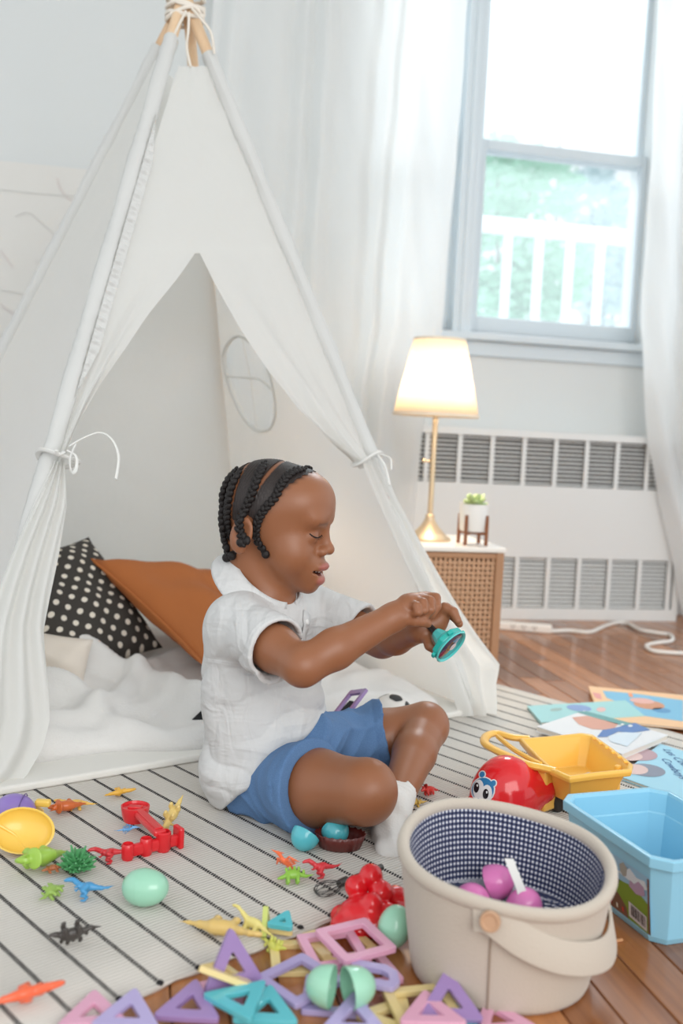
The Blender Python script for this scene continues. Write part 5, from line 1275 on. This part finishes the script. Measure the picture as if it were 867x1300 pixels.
# --- maroon cup under the knee
c_ = G(431, 1086); c_ = c_+np.array([0, .026, 0]); b = MB(); pr = [(0, .0), (.70, .0), (.80, .002), (.90, .012), (1.0, .022), (.96, .022), (.84, .012), (.74, .004), (0, .003)]
n = 60; v = []
for r, h in pr:
    for k in range(n):
        a = 2*math.pi*k/n; q = r*(1+.030*math.cos(a*20)*(r > .75)); v.append(c_+np.array([.036*q*math.cos(a), .024*q*math.sin(a), h+.0012*math.cos(a*20)*(h > .02)]))
b.add(v, [(i*n+k, i*n+(k+1) % n, (i+1)*n+(k+1) % n, (i+1)*n+k) for i in range(len(pr)-1) for k in range(n)])
tag(b.build('ribbed_cup', plast('maroon', rgb(96, 34, 28), .35), auto=False), 'dark maroon ribbed oval toy cup on the rug under the front knee', 'toy cup')
# --- small wire whisk
M_steel = mat('dark_steel', rgb(92, 90, 88), .3, .9)
a, c = up(G(434, 1130), .010), up(G(484, 1112), .012); d = nv(a-c); root = thing('toy_whisk', 'small dark wire whisk lying left of the red jelly toy', 'whisk', tuple(a*np.array([1, 1, 0])+ZZ*RUGT))
b = MB(); b.tube([a-d*.008, a+d*.006], [.006, .005], 12); b.build('collar', M_steel, root)
b = MB(); b.tube([a-d*.006, c], [.0038, .0045], 10); b.build('handle', M_steel, root)
sx_, sy_, _q = frame_of(d)
for k in range(5):
    th = math.pi*k/5; s = sx_*math.cos(th)+sy_*math.sin(th)*.55; b = MB()
    b.tube(smoothpath([a+s*.002, a+d*.018+s*.013, a+d*.036+s*.012, a+d*.044, a+d*.036-s*.012, a+d*.018-s*.013, a-s*.002], 6), .0006, 5); b.build('wire', M_steel, root)
# --- felt basket with gingham lining
BC = np.array([.2003, 1.0665, 0]); brx, bry = .1179, .107
root = thing('felt_basket', 'round beige felt basket with navy gingham lining and a folded-down strap', 'basket', tuple(BC))
def bwall(a, t_, off=0.):
    """point of the basket wall: a angle, t_ 0 bottom .. 1 rim"""
    k = .82+.18*t_**.85; rz = .1378-.0535*brx*math.cos(a)+.1648*bry*math.sin(a)
    x = (brx*k+off)*math.cos(a); y = (bry*k+off)*math.sin(a); sag = .003*math.sin(3*a+1)*t_
    return BC+np.array([x, y, rz*t_+sag*t_])
M_felt = mat('beige_felt', rgb(194, 183, 169), .95, bump=(350, .5, .0012), sheen=.2)
b = MB(); N = 72
rows = [(0., -.030), (0.0, -.010), (.012, -.001)]+[(t_, 0) for t_ in np.linspace(.05, .93, 14)]
b.add([bwall(2*math.pi*k/N, t_, o_)+ZZ*(.0 if t_ > 0 else .0005) for t_, o_ in rows for k in range(N)], [(i*N+k, i*N+(k+1) % N, (i+1)*N+(k+1) % N, (i+1)*N+k) for i in range(len(rows)-1) for k in range(N)]+[tuple(range(N))[::-1]])
b.build('outer_wall', M_felt, root, auto=False)
b = MB(); v = []; M_ = 12
for k in range(N):
    a = 2*math.pi*k/N; p = bwall(a, .965, -.0035); out_ = nv(np.array([math.cos(a)*brx, math.sin(a)*bry, 0])); up_ = nv(np.array([.0535, -.1648, 1]))
    for j in range(M_):
        t_ = 2*math.pi*j/M_; v.append(p+out_*.0070*math.cos(t_)+up_*.0085*math.sin(t_))
b.add(v, [(k*M_+j, k*M_+(j+1) % M_, ((k+1) % N)*M_+(j+1) % M_, ((k+1) % N)*M_+j) for k in range(N) for j in range(M_)]); b.build('rim', M_felt, root, auto=False)
# lining: gingham in its own angle/height coordinates
b = MB(); rows = [t_ for t_ in np.linspace(.97, .42, 14)]
v = [bwall(2*math.pi*k/N, t_, -.0085) for t_ in rows for k in range(N)]; nb_ = len(v)
for q in (.66, .33, .05): v += [BC+np.array([(brx*.8-.0085)*q*math.cos(2*math.pi*k/N), (bry*.8-.0085)*q*math.sin(2*math.pi*k/N), .058]) for k in range(N)]
R0 = len(rows)+3
b.add(v, [(i*N+k, (i+1)*N+k, (i+1)*N+(k+1) % N, i*N+(k+1) % N) for i in range(R0-1) for k in range(N)])
t = NT('gingham'); at = t.new('ShaderNodeAttribute', attribute_name='uvw'); sp = t.new('ShaderNodeSeparateXYZ'); t.link(at.outputs['Vector'], sp.inputs[0])
def st(o_): return t.math('LESS_THAN', t.math('FRACT', t.math('MULTIPLY', o_, 1/.0050)), .56)
k_ = t.math('MULTIPLY', t.math('ADD', st(sp.outputs[0]), st(sp.outputs[1])), .5)
t.link(t.ramp(k_, [(0, rgb(224, 224, 226)), (.5, rgb(70, 78, 112)), (1, rgb(24, 28, 56))]), t.b.inputs['Base Color']); t.b.inputs['Roughness'].default_value = .9
lin_o = b.build('lining', t.m, root, auto=False)
uvw = [(2*math.pi*k/N*.100, t_*.1275, 0) for t_ in rows for k in range(N)]+[((brx*.7)*q*math.cos(2*math.pi*k/N), brx*.7*q*math.sin(2*math.pi*k/N), 0) for q in (.66, .33, .05) for k in range(N)]
at_ = lin_o.data.attributes.new('uvw', 'FLOAT_VECTOR', 'CORNER'); arr = []
for p in lin_o.data.polygons:
    for vi in p.vertices:
        u_0 = list(uvw[vi])
        if vi < nb_ and vi % N == 0 and any(q % N == N-1 for q in p.vertices): u_0[0] += 2*math.pi*.100
        arr += u_0
at_.data.foreach_set('vector', arr)
M_seam = mat('seam_thread', rgb(150, 132, 116), .9)
def bpx(x, y, off):                        # basket wall point under a pixel (front side)
    best = None
    for i in range(200):
        a = -math.pi+math.pi*i/199
        for t_ in np.linspace(.02, 1, 50):
            q = bwall(a, t_, off); u, w2 = pix(q); dd = (u-x)**2+(w2-y)**2
            if best is None or dd < best[0]: best = (dd, a, t_)
    return best[1], best[2]
ab, tb_ = bpx(624, 1165, .004)
b = MB(); b.tube([bwall(ab, t_, .0005) for t_ in np.linspace(tb_, .03, 12)], .0012, 5); b.build('seam', M_seam, root)
ang0 = ab-.10
path = [(ab-.16, tb_-.02, .0035), (ab, tb_, .0045), (ab+.30, .75, .006), (ab+.62, .63, .009), (ab+.95, .55, .012), (ab+1.25, .49, .013), (ab+1.5, .48, .013), (ab+1.75, .52, .012), (ab+2.1, .60, .010), (ab+2.5, .72, .006), (ab+2.85, .80, .005)]
ps = smoothpath([np.array(q) for q in path], 6); v = []
for i, (a, t_, o_) in enumerate(ps):
    p = bwall(a, t_, o_); q = bwall(ps[min(i+1, len(ps)-1)][0], ps[min(i+1, len(ps)-1)][1], ps[min(i+1, len(ps)-1)][2]); q0 = bwall(*ps[max(i-1, 0)]); d = nv(q-q0); out_ = nv(np.array([math.cos(a), math.sin(a), .25])); w_ = nv(np.cross(out_, d))
    v += [p+w_*.0165, p-w_*.0165]
b = MB(); b.add(v, [(2*i, 2*i+2, 2*i+3, 2*i+1) for i in range(len(ps)-1)]); b.build('strap', M_felt, root, solid=.0035, soff=1, auto=False, bev=.0012)
M_btn = mat('wood_button', rgb(190, 150, 118), .5, bump=(90, .2, .001))
out_ = nv(np.array([math.cos(ab), math.sin(ab), .2])); x_, y_, _q = frame_of(out_); b = MB(); b.lathe([(0, .0022), (.0062, .0022), (.0078, .0036), (.0098, .0034), (.0104, .0016), (.0104, -.003)], bwall(ab, tb_, .0115), 24, (x_, y_, out_)); b.build('button', M_btn, root)
# contents
for q, ax_, R, L, lb in ((tuple(P(624, 1122, 1.120)), frame_of(nv((.7, -.25, .45))), .021, .027, 'pink egg half in the basket, beside the white tag'), (tuple(P(600, 1146, 1.095)), frame_of(nv((-.3, -.5, .5))), .021, .026, 'pink egg half deepest left inside the basket'), (tuple(P(664, 1156, 1.085)), frame_of(nv((.2, -.2, .9))), .021, .027, 'pink egg half in the basket below the white tag')):
    half(np.array(q), ax_, R, L, M_pinkegg, lb, 'pink egg halves in the basket')
b = MB(); tg = [P(665, 1142, 1.075), P(660, 1125, 1.08), P(653, 1108, 1.085), P(646, 1090, 1.09)]
for i in range(len(tg)-1): pass
b.add([p+np.array([s*.0052, 0, 0]) for p in tg for s in (-1, 1)], [(2*i, 2*i+1, 2*i+3, 2*i+2) for i in range(len(tg)-1)]); tag(b.build('cloth_tag', mat('tag_white', rgb(232, 230, 226), .8), solid=.0008, smooth=False), 'narrow white cloth tag standing up inside the basket', 'tag')
# wood sliver on the floor
a, c = FL(779, 1195, .002), FL(790, 1193, .002); b = MB(); b.tube([a, c], .0018, 5); tag(b.build('wood_sliver', mat('sliver', rgb(206, 152, 108), .6)), 'tiny pale wood sliver on the floor right of the basket', 'wood chip')
# --- sky-blue storage bin
BH = .112
q1, q2, q3 = FL(838, 1097, BH), FL(705, 1009, BH), FL(818, 986, BH)
ex = nv(q2-q1); ey = np.cross(ex, ZZ); ey = ey if ey@(q3-q2) > 0 else -ey
BL = np.linalg.norm(q2-q1); BWd = float((q3-q2)@ey)
bo = q1*np.array([1, 1, 0]); bc_ = bo+ex*BL/2+ey*BWd/2
root = thing('storage_bin', 'sky blue plastic storage bin with a picture sticker on its long side', 'bin', tuple(bc_))
M_bin = plast('bin_blue', rgb(144, 203, 228), .3)
def binloop(z, off, ch):
    hx_, hy_ = BL/2+off, BWd/2+off; c = [(-hx_+ch, -hy_), (hx_-ch, -hy_), (hx_, -hy_+ch), (hx_, hy_-ch), (hx_-ch, hy_), (-hx_+ch, hy_), (-hx_, hy_-ch), (-hx_, -hy_+ch)]
    return [bc_+ex*a+ey*b_+ZZ*z for a, b_ in c]
loops = [binloop(.003, -.022, .012), binloop(.0, -.020, .014), binloop(.008, -.0165, .016), binloop(BH-.014, -.006, .018), binloop(BH-.013, -.0005, .019), binloop(BH-.001, 0, .019), binloop(BH, -.001, .019), binloop(BH, -.0065, .018), binloop(BH-.004, -.0085, .0175), binloop(BH-.030, -.0105, .0165), binloop(BH-.032, -.0120, .016), binloop(.010, -.0195, .014), binloop(.006, -.024, .012)]
b = MB(); b.add([p for L in loops for p in L], [(i*8+k, i*8+(k+1) % 8, (i+1)*8+(k+1) % 8, (i+1)*8+k) for i in range(len(loops)-1) for k in range(8)]+[tuple(range(8))[::-1], tuple((len(loops)-1)*8+k for k in range(8))])
bo_ = b.build('shell', M_bin, root, smooth=False, bev=.0012, seg=2)
# sticker on the long side: s along the side from the near corner, t upwards
def bs(s, t_, off=.0006):
    z = .011+(BH-.030-.011)*t_; k = (z-.008)/(BH-.022); inn = -.0165+(.0105)*k; y = -BWd/2-inn
    return bc_+ex*(-BL/2+.026+s*(BL-.052))+ey*y+ZZ*z-ey*off
def deco(name, poly, m, parent, off):
    b = MB(); b.add([bs(a, c, off) for a, c in poly], [tuple(range(len(poly)))]); return b.build(name, m, parent, smooth=False)
stk = deco('sticker', [(0, 0), (0, 1), (1, 1), (1, 0)], mat('sticker_sky', rgb(150, 190, 214), .3), root, .0005)
hill = [(0, .0), (0, .50), (.06, .56), (.12, .60), (.2, .66), (.28, .62), (.36, .60), (.5, .66), (.7, .60), (.85, .68), (1, .62), (1, 0)]
deco('sticker_hill', hill, mat('sticker_green', rgb(122, 150, 54), .3), stk, .0008)
deco('sticker_ground', [(.25, 0), (.27, .18), (.36, .33), (.48, .40), (.7, .36), (1, .40), (1, 0)], mat('sticker_brown', rgb(118, 84, 66), .3), stk, .0010)
deco('sticker_border', [(0, 0), (0, .98), (.022, .98), (.022, 0)], mat('sticker_edge', rgb(120, 84, 74), .3), stk, .0012)
deco('sticker_cloud', [(.02, .78), (.05, .90), (.14, .86), (.22, .95), (.30, .80), (.38, .74), (.24, .72), (.1, .70)], mat('sticker_cloud', rgb(212, 220, 226), .3), stk, .0012)
deco('sticker_patch', [(.05, .64), (.06, .78), (.12, .82), (.17, .72), (.22, .74), (.23, .62), (.15, .56), (.09, .60)], mat('sticker_lilac', rgb(176, 150, 176), .3), stk, .0014)
deco('sticker_patch', [(.26, .76), (.25, .92), (.29, .98), (.34, .90), (.33, .78), (.30, .72)], mat('sticker_grey', rgb(160, 160, 152), .3), stk, .0014)
deco('sticker_patch', [(.36, .52), (.34, .60), (.40, .66), (.48, .63), (.48, .54)], mat('sticker_dark', rgb(84, 78, 54), .3), stk, .0014)
M_wh = mat('print_white', rgb(206, 200, 200), .35); M_bar = mat('print_black', rgb(54, 50, 56), .35)
bcd = deco('barcode', [(.035, .03), (.035, .29), (.24, .34), (.24, .07)], M_wh, stk, .0015); x_ = .052; rr = random.Random(3)
bb = MB()
while x_ < .22:
    w_ = rr.choice([.004, .006, .010, .013])
    if x_+w_ > .224: break
    y0, y1 = .075+.05*(x_-.035)/.2, .265+.05*(x_-.035)/.2; bb.add([bs(x_, y0, .0018), bs(x_, y1, .0018), bs(x_+w_, y1, .0018), bs(x_+w_, y0, .0018)], [(0, 1, 2, 3)]); x_ += w_+rr.choice([.004, .006, .009])
o = bb.build('bars', M_bar, stk, smooth=False); o['kind'] = 'stuff'
for x_, c, y0 in ((.30, rgb(196, 70, 60), .06), (.37, rgb(216, 208, 190), .06), (.44, rgb(150, 60, 60), .05), (.90, rgb(160, 40, 60), .82)):
    deco('sticker_dot', [(x_, y0), (x_, y0+.08), (x_+.022, y0+.09), (x_+.022, y0+.01)], mat('dot%d' % int(x_*100), c, .3), stk, .0015)
# --- yellow and red push toy
TZ = .090
root = thing('toy_truck', 'yellow tipper tray on a red toy car with a cartoon bug face', 'toy car', tuple(FL(680, 1025)*np.array([1, 1, 0])+ZZ*RUGT))
M_tray = plast('tray_yellow', rgb(250, 196, 88), .3)
rim = [FL(*p, TZ) for p in ((660, 937), (700, 934), (738, 930), (752, 932), (778, 950), (803, 970), (801, 977), (760, 981), (724, 986), (700, 976), (684, 962), (668, 946))]
cen = sum(rim)/len(rim); nR = len(rim)
def tl(k, z): return [cen*np.array([1, 1, 0])+(p-cen)*np.array([k, k, 0])+ZZ*(z) for p in rim]
loops = [tl(.62, .034), tl(.70, .036), tl(.90, TZ-.012), tl(1.0, TZ-.011), tl(1.02, TZ-.004), tl(1.0, TZ), tl(.94, TZ), tl(.90, TZ-.004), tl(.70, .042), tl(.5, .040)]
b = MB(); b.add([p for L in loops for p in L], [(i*nR+k, i*nR+(k+1) % nR, (i+1)*nR+(k+1) % nR, (i+1)*nR+k) for i in range(len(loops)-1) for k in range(nR)]+[tuple(range(nR))[::-1], tuple((len(loops)-1)*nR+k for k in range(nR))])
fl_ = b.build('tray', M_tray, root, auto=True, bev=.0015)
bm = bmesh.new(); bm.from_mesh(fl_.data); bmesh.ops.recalc_face_normals(bm, faces=bm.faces); bm.to_mesh(fl_.data); bm.free()
hp = [FL(*p, TZ-.004) for p in ((672, 938), (650, 936), (630, 931), (617, 935), (616, 944), (630, 953), (650, 962), (672, 971), (690, 975), (706, 979))]
b = MB(); pts = smoothpath(hp, 5); b.tube(pts, .0078, 10, flat=.75); b.build('handle_loop', M_tray, root)
b = MB(); b.tube(smoothpath([FL(632, 935, TZ), FL(650, 950, TZ), FL(672, 963, TZ), FL(686, 970, TZ)], 4), .0042, 8); b.build('handle_bar', M_tray, root)
for k in range(6):
    p = FL(754+k*8, 937+k*6, TZ+.001); b = MB(); b.box(p, (.0045, .007, .004), (nv(rim[5]-rim[3]), nv(np.cross(ZZ, rim[5]-rim[3])), ZZ)); b.build('rim_tooth', M_tray, root, smooth=False, bev=.001)
def leg_(x, y, w_, d_, z0, z1):
    p = FL(x, y, (z0+z1)/2); b = MB(); b.box(p, (w_, d_, z1-z0), (nv(rim[4]-rim[9]), nv(np.cross(ZZ, rim[4]-rim[9])), ZZ)); return b
leg_(690, 1000, .034, .030, .014, TZ-.010).build('front_support', M_tray, root, smooth=False, bev=.004)
leg_(783, 992, .010, .010, .030, TZ-.006).build('rear_support', M_tray, root, smooth=False, bev=.003)
leg_(745, 998, .075, .045, .024, .046).build('chassis', plast('chassis', rgb(214, 206, 196), .4), root, smooth=False, bev=.003)
M_tyre = mat('tyre', rgb(44, 40, 34), .6)
for x_, y_ in ((708, 1030), (770, 1015)):
    p = up(G(x_, y_), .018); d = nv(np.cross(ZZ, rim[4]-rim[9])); ax = frame_of(d); b = MB(); b.lathe([(0, -.007), (.015, -.007), (.018, -.004), (.018, .004), (.015, .007), (0, .007)], p, 20, ax); b.build('wheel', M_tyre, root)
dc = FL(641, 1042); S = SDF(dc+np.array([-.09, -.07, -.005]), dc+np.array([.08, .09, .115]), .0018)
S.ell(dc+np.array([0, .012, .030]), (.056, .048, .066), None, 0); S.ell(dc+np.array([-.050, -.004, .018]), (.016, .022, .018), None, .008); S.cone(dc+np.array([.0, .02, .06]), dc+np.array([.055, .03, .045]), .030, .028, .02)
S.plane((0, 0, RUGT+.004), (0, 0, -1)); v_, F_ = S.mesh(1); fastobj('car_body', v_, F_, plast('car_red', rgb(222, 34, 40), .15), root)
DT = BVHTree.FromPolygons([tuple(p) for p in v_], [tuple(int(i) for i in q) for q in F_])
def decal(name, cx_, cy_, rx, ry, rot, m, off, n=20):
    v = []; 
    for q in (0, .5, 1):
        for k in range(n):
            a = 2*math.pi*k/n; x, y = rx*q*math.cos(a), ry*q*math.sin(a); h, nn = hit(DT, cx_+x*math.cos(rot)-y*math.sin(rot), cy_+x*math.sin(rot)+y*math.cos(rot), off)
            if h is None: h = v[-1] if v else np.zeros(3)
            v.append(h)
    b = MB(); b.add(v, [(i*n+k, i*n+(k+1) % n, (i+1)*n+(k+1) % n, (i+1)*n+k) for i in range(2) for k in range(n)]); return b.build(name, m, root, auto=False)
M_fw, M_fb, M_fk = mat('face_white', rgb(226, 224, 226), .3), mat('face_blue', rgb(30, 116, 170), .3), mat('face_black', rgb(26, 24, 34), .2)
for x_, y_ in ((612.5, 983.5), (626.5, 994.5)): decal('antenna', x_, y_, 4.6, 5.2, .3, M_fw, .0006, 14); decal('antenna', x_, y_, 3.2, 3.8, .3, M_fb, .0010, 14)
decal('face_edge', 613.5, 1003, 15.2, 17.0, .25, M_fw, .0008); decal('face_mask', 613.5, 1003, 13.6, 15.5, .25, M_fb, .0012)
decal('cheek', 608, 1002, 6.6, 12, .12, M_fw, .0016); decal('cheek', 618, 1008, 7.0, 11.5, .12, M_fw, .0016); decal('cheek', 612, 1012, 9, 8, .12, M_fw, .0017)
decal('eye', 606, 1000, 3.3, 6.4, .1, M_fk, .0020, 14); decal('eye', 617.2, 1008, 3.6, 6.4, .1, M_fk, .0020, 14)
decal('eye_glint', 607.4, 997.6, 1.1, 1.6, 0, M_fw, .0024, 10); decal('eye_glint', 618.8, 1005.8, 1.1, 1.6, 0, M_fw, .0024, 10)
# --- picture books
def book(corn, z0, th, cover, pagec, label, art, spine=True):
    """corn: three pixel corners of the cover (a, b, c) with b the shared corner; art: (pixel polygon, colour, layer)"""
    z1 = z0+th; a, b_, c = (FL(*p, z1) for p in corn); d = a+c-b_; q = [b_, c, d, a]; cz = sum(q)/4
    if np.cross(q[1]-q[0], q[2]-q[1])[2] < 0: q = q[::-1]
    root = thing('picture_book', label, 'book', (cz[0], cz[1], z0), 'picture books at the rug edge')
    def slab(nm, f, za, zb, m, bev=0.):
        b = MB(); v = [cz*np.array([1, 1, 0])+(p-cz)*np.array([f, f, 0])+ZZ*z for z in (za, zb) for p in q]; b.add(v, [(3, 2, 1, 0), (4, 5, 6, 7)]+[(k, (k+1) % 4, 4+(k+1) % 4, 4+k) for k in range(4)]); return b.build(nm, m, root, smooth=False, bev=bev)
    ct = min(.0012, th*.2); slab('back_cover', 1, z0, z0+ct, cover); slab('pages', .985, z0+ct, z1-ct, pagec); cv = slab('front_cover', 1, z1-ct, z1, cover)
    for i, (poly, m, lay) in enumerate(art):
        b = MB(); pp_ = [FL(x, y, z1)+ZZ*(.0002+.00025*lay) for x, y in poly]; b.add(pp_, [tuple(range(len(pp_)))]); b.build('picture', m, cv, smooth=False)
    return root, cv, z1
M_pg = mat('book_pages', rgb(222, 214, 202), .8)
def ink(n, *c): return mat('ink_'+n, rgb(*c), .35)
def ell_px(cx_, cy_, rx, ry, rot=0, n=18): return [(cx_+rx*math.cos(a)*math.cos(rot)-ry*math.sin(a)*math.sin(rot), cy_+rx*math.cos(a)*math.sin(rot)+ry*math.sin(a)*math.cos(rot)) for a in np.linspace(0, 2*math.pi, n, endpoint=False)]
def fz(p): return RUGT if on_rug(FL(*p)) else 0.
book([(762, 913), (747, 871), (885, 884)], RUGT+.0015, .005, ink('peach', 238, 196, 152), M_pg, 'picture book with peach border and blue art, farthest back by the rug edge',
     [([(765, 877), (800, 880), (867, 889), (867, 916), (812, 908), (786, 892), (770, 886)], ink('skyblue', 120, 186, 218), 0), (ell_px(824, 895, 20, 5.5, .10), ink('sandbrown', 206, 146, 112), 1), (ell_px(815, 890, 16, 3.5, .1), ink('rose', 226, 176, 166), 2), (ell_px(840, 902, 12, 3, .1), ink('navyish', 84, 150, 196), 1), ([(797, 880), (802, 880), (804, 885), (799, 885)], ink('orange', 236, 150, 104), 1), ([(752, 879), (762, 881), (764, 888), (756, 886)], ink('pinkred', 222, 150, 150), 1)])
book([(687, 917), (669, 896), (794, 889)], RUGT+.0013, .006, ink('mint', 158, 210, 212), M_pg, 'pale mint picture book half under the white book',
     [(ell_px(735, 899, 16, 4, .1), ink('periwinkle', 128, 156, 204), 1), (ell_px(763, 901, 6, 3), ink('salmon', 226, 186, 180), 1), (ell_px(706, 901, 8, 2, -.1), ink('greymint', 150, 180, 176), 1)])
book([(790, 957), (681, 922), (742, 902)], RUGT+.0075, .011, ink('whitecover', 228, 230, 232), M_pg, 'thick white picture book with a blue and orange picture, on top of the others',
     [([(731, 904), (744, 903), (822, 924), (812, 928)], ink('seagreen', 96, 160, 160), 1), ([(726, 911), (745, 909), (785, 919), (778, 927), (752, 926), (735, 920)], ink('terracotta', 214, 158, 138), 1), ([(765, 927), (778, 925), (806, 918), (826, 927), (800, 931), (785, 929), (770, 936), (758, 936)], ink('cobalt', 84, 126, 186), 2), (ell_px(800, 922, 3, 1.4), ink('whitecover', 228, 230, 232), 3), (ell_px(790, 920, 2.5, 1.2), ink('whitecover', 228, 230, 232), 3), ([(772, 935), (790, 930), (815, 931), (796, 948), (775, 942)], ink('icewhite', 214, 228, 238), 3)])
_r, cv, z1 = book([(786, 985), (838, 944), (936, 975)], RUGT+.0013, .006, ink('lightblue', 162, 214, 234), M_pg, 'light blue picture book with dark blue handwriting behind the blue bin',
     [(ell_px(808, 957, 27, 8.5, .12), ink('hairmauve', 186, 152, 160), 1), (ell_px(799, 960, 17, 6, .1), ink('facepink', 226, 196, 190), 2), (ell_px(820, 978, 25, 8, .12), ink('hairgrey', 132, 140, 158), 1), (ell_px(806, 977, 17, 6.5, .1), ink('facepink', 226, 196, 190), 2)])
def writing(body, p1, p2, z, h, name, parent, m):
    a, c = FL(*p1, z), FL(*p2, z); fc = bpy.data.curves.new(name, 'FONT'); fc.body = body; fc.size = 1; fc.shear = .25; fc.extrude = 0; to = bpy.data.objects.new(name, fc); COL.objects.link(to)
    dg = bpy.context.evaluated_depsgraph_get(); me = bpy.data.meshes.new_from_object(to.evaluated_get(dg)); bpy.data.objects.remove(to)
    co = np.array([v.co[:] for v in me.vertices]); x0, x1 = co[:, 0].min(), co[:, 0].max(); L = np.linalg.norm(c-a); e = nv(c-a); n_ = np.cross(ZZ, e)
    if n_@(FL(p1[0]+3, p1[1]-6, z)-a) < 0: pass
    pts = [a+e*(q[0]-x0)/(x1-x0)*L+n_*q[1]*h for q in co]; fs = [tuple(p.vertices) for p in me.polygons]; bpy.data.meshes.remove(me)
    return obj(name, pts, fs, m, parent, smooth=False)
M_ink = ink('writing', 34, 92, 150)
writing('Les Cous', (841, 951), (870, 975), z1+.0007, .022, 'writing', cv, M_ink); writing('Cowboys', (839, 963), (864, 989), z1+.0007, .022, 'writing', cv, M_ink)
# --- teal spinning toy in the hands
tc = P(563, 812, 1.418); a_ = nv(.86*(.74*r_-.68*u_)-.50*f_); ax = frame_of(a_)
root = thing('teal_spinner', 'teal round spinning toy held in both hands', 'toy', tuple(tc))
M_te, M_te2 = plast('teal_dark', rgb(38, 176, 166), .2), plast('teal_light', rgb(86, 200, 196), .2)
oct_ = [(.0275*math.cos(2*math.pi*k/8+.39), .0275*math.sin(2*math.pi*k/8+.39)) for k in range(8)]
b = MB(); b.prism(rounded(oct_, .004), .0085, tc+a_*.004, ax); b.build('disc', M_te, root, smooth=False, bev=.0012)
b = MB(); b.lathe([(.0235, .012), (.0262, .0125), (.0285, .016), (.0270, .0175), (.0240, .015)], tc, 36, ax, close=False); b.build('rim_ring', M_te2, root)
b = MB(); b.lathe([(0, .0162), (.0225, .0152), (.0245, .0135)], tc, 30, ax); b.build('lens', mat('lens_print', rgb(62, 60, 84), .05, coat=1), root)
b = MB(); b.lathe([(.0, .0168), (.0065, .0167)], tc+ax[0]*.004, 16, ax); b.build('lens_print', mat('lens_print2', rgb(196, 200, 214), .1), root)
b = MB(); b.lathe([(0, -.017), (.0075, -.017), (.0090, -.014), (.0135, -.003), (.0180, .0), (.0180, .004)], tc, 8, ax); b.build('cone', M_te2, root, smooth=False, bev=.0012)
b = MB(); b.lathe([(0, -.030), (.0045, -.030), (.0048, -.020), (.0070, -.016)], tc, 12, ax); b.build('stem', mat('stem_black', rgb(34, 32, 34), .4), root)
for k in range(4):
    a2 = k*math.pi/2+.6; d = ax[0]*math.cos(a2)+ax[1]*math.sin(a2); t2 = np.cross(a_, d); b = MB(); b.box(tc+d*.0285+a_*.010, (.006, .008, .005), (d, t2, a_)); b.build('tab', M_te, root, smooth=False, bev=.001)
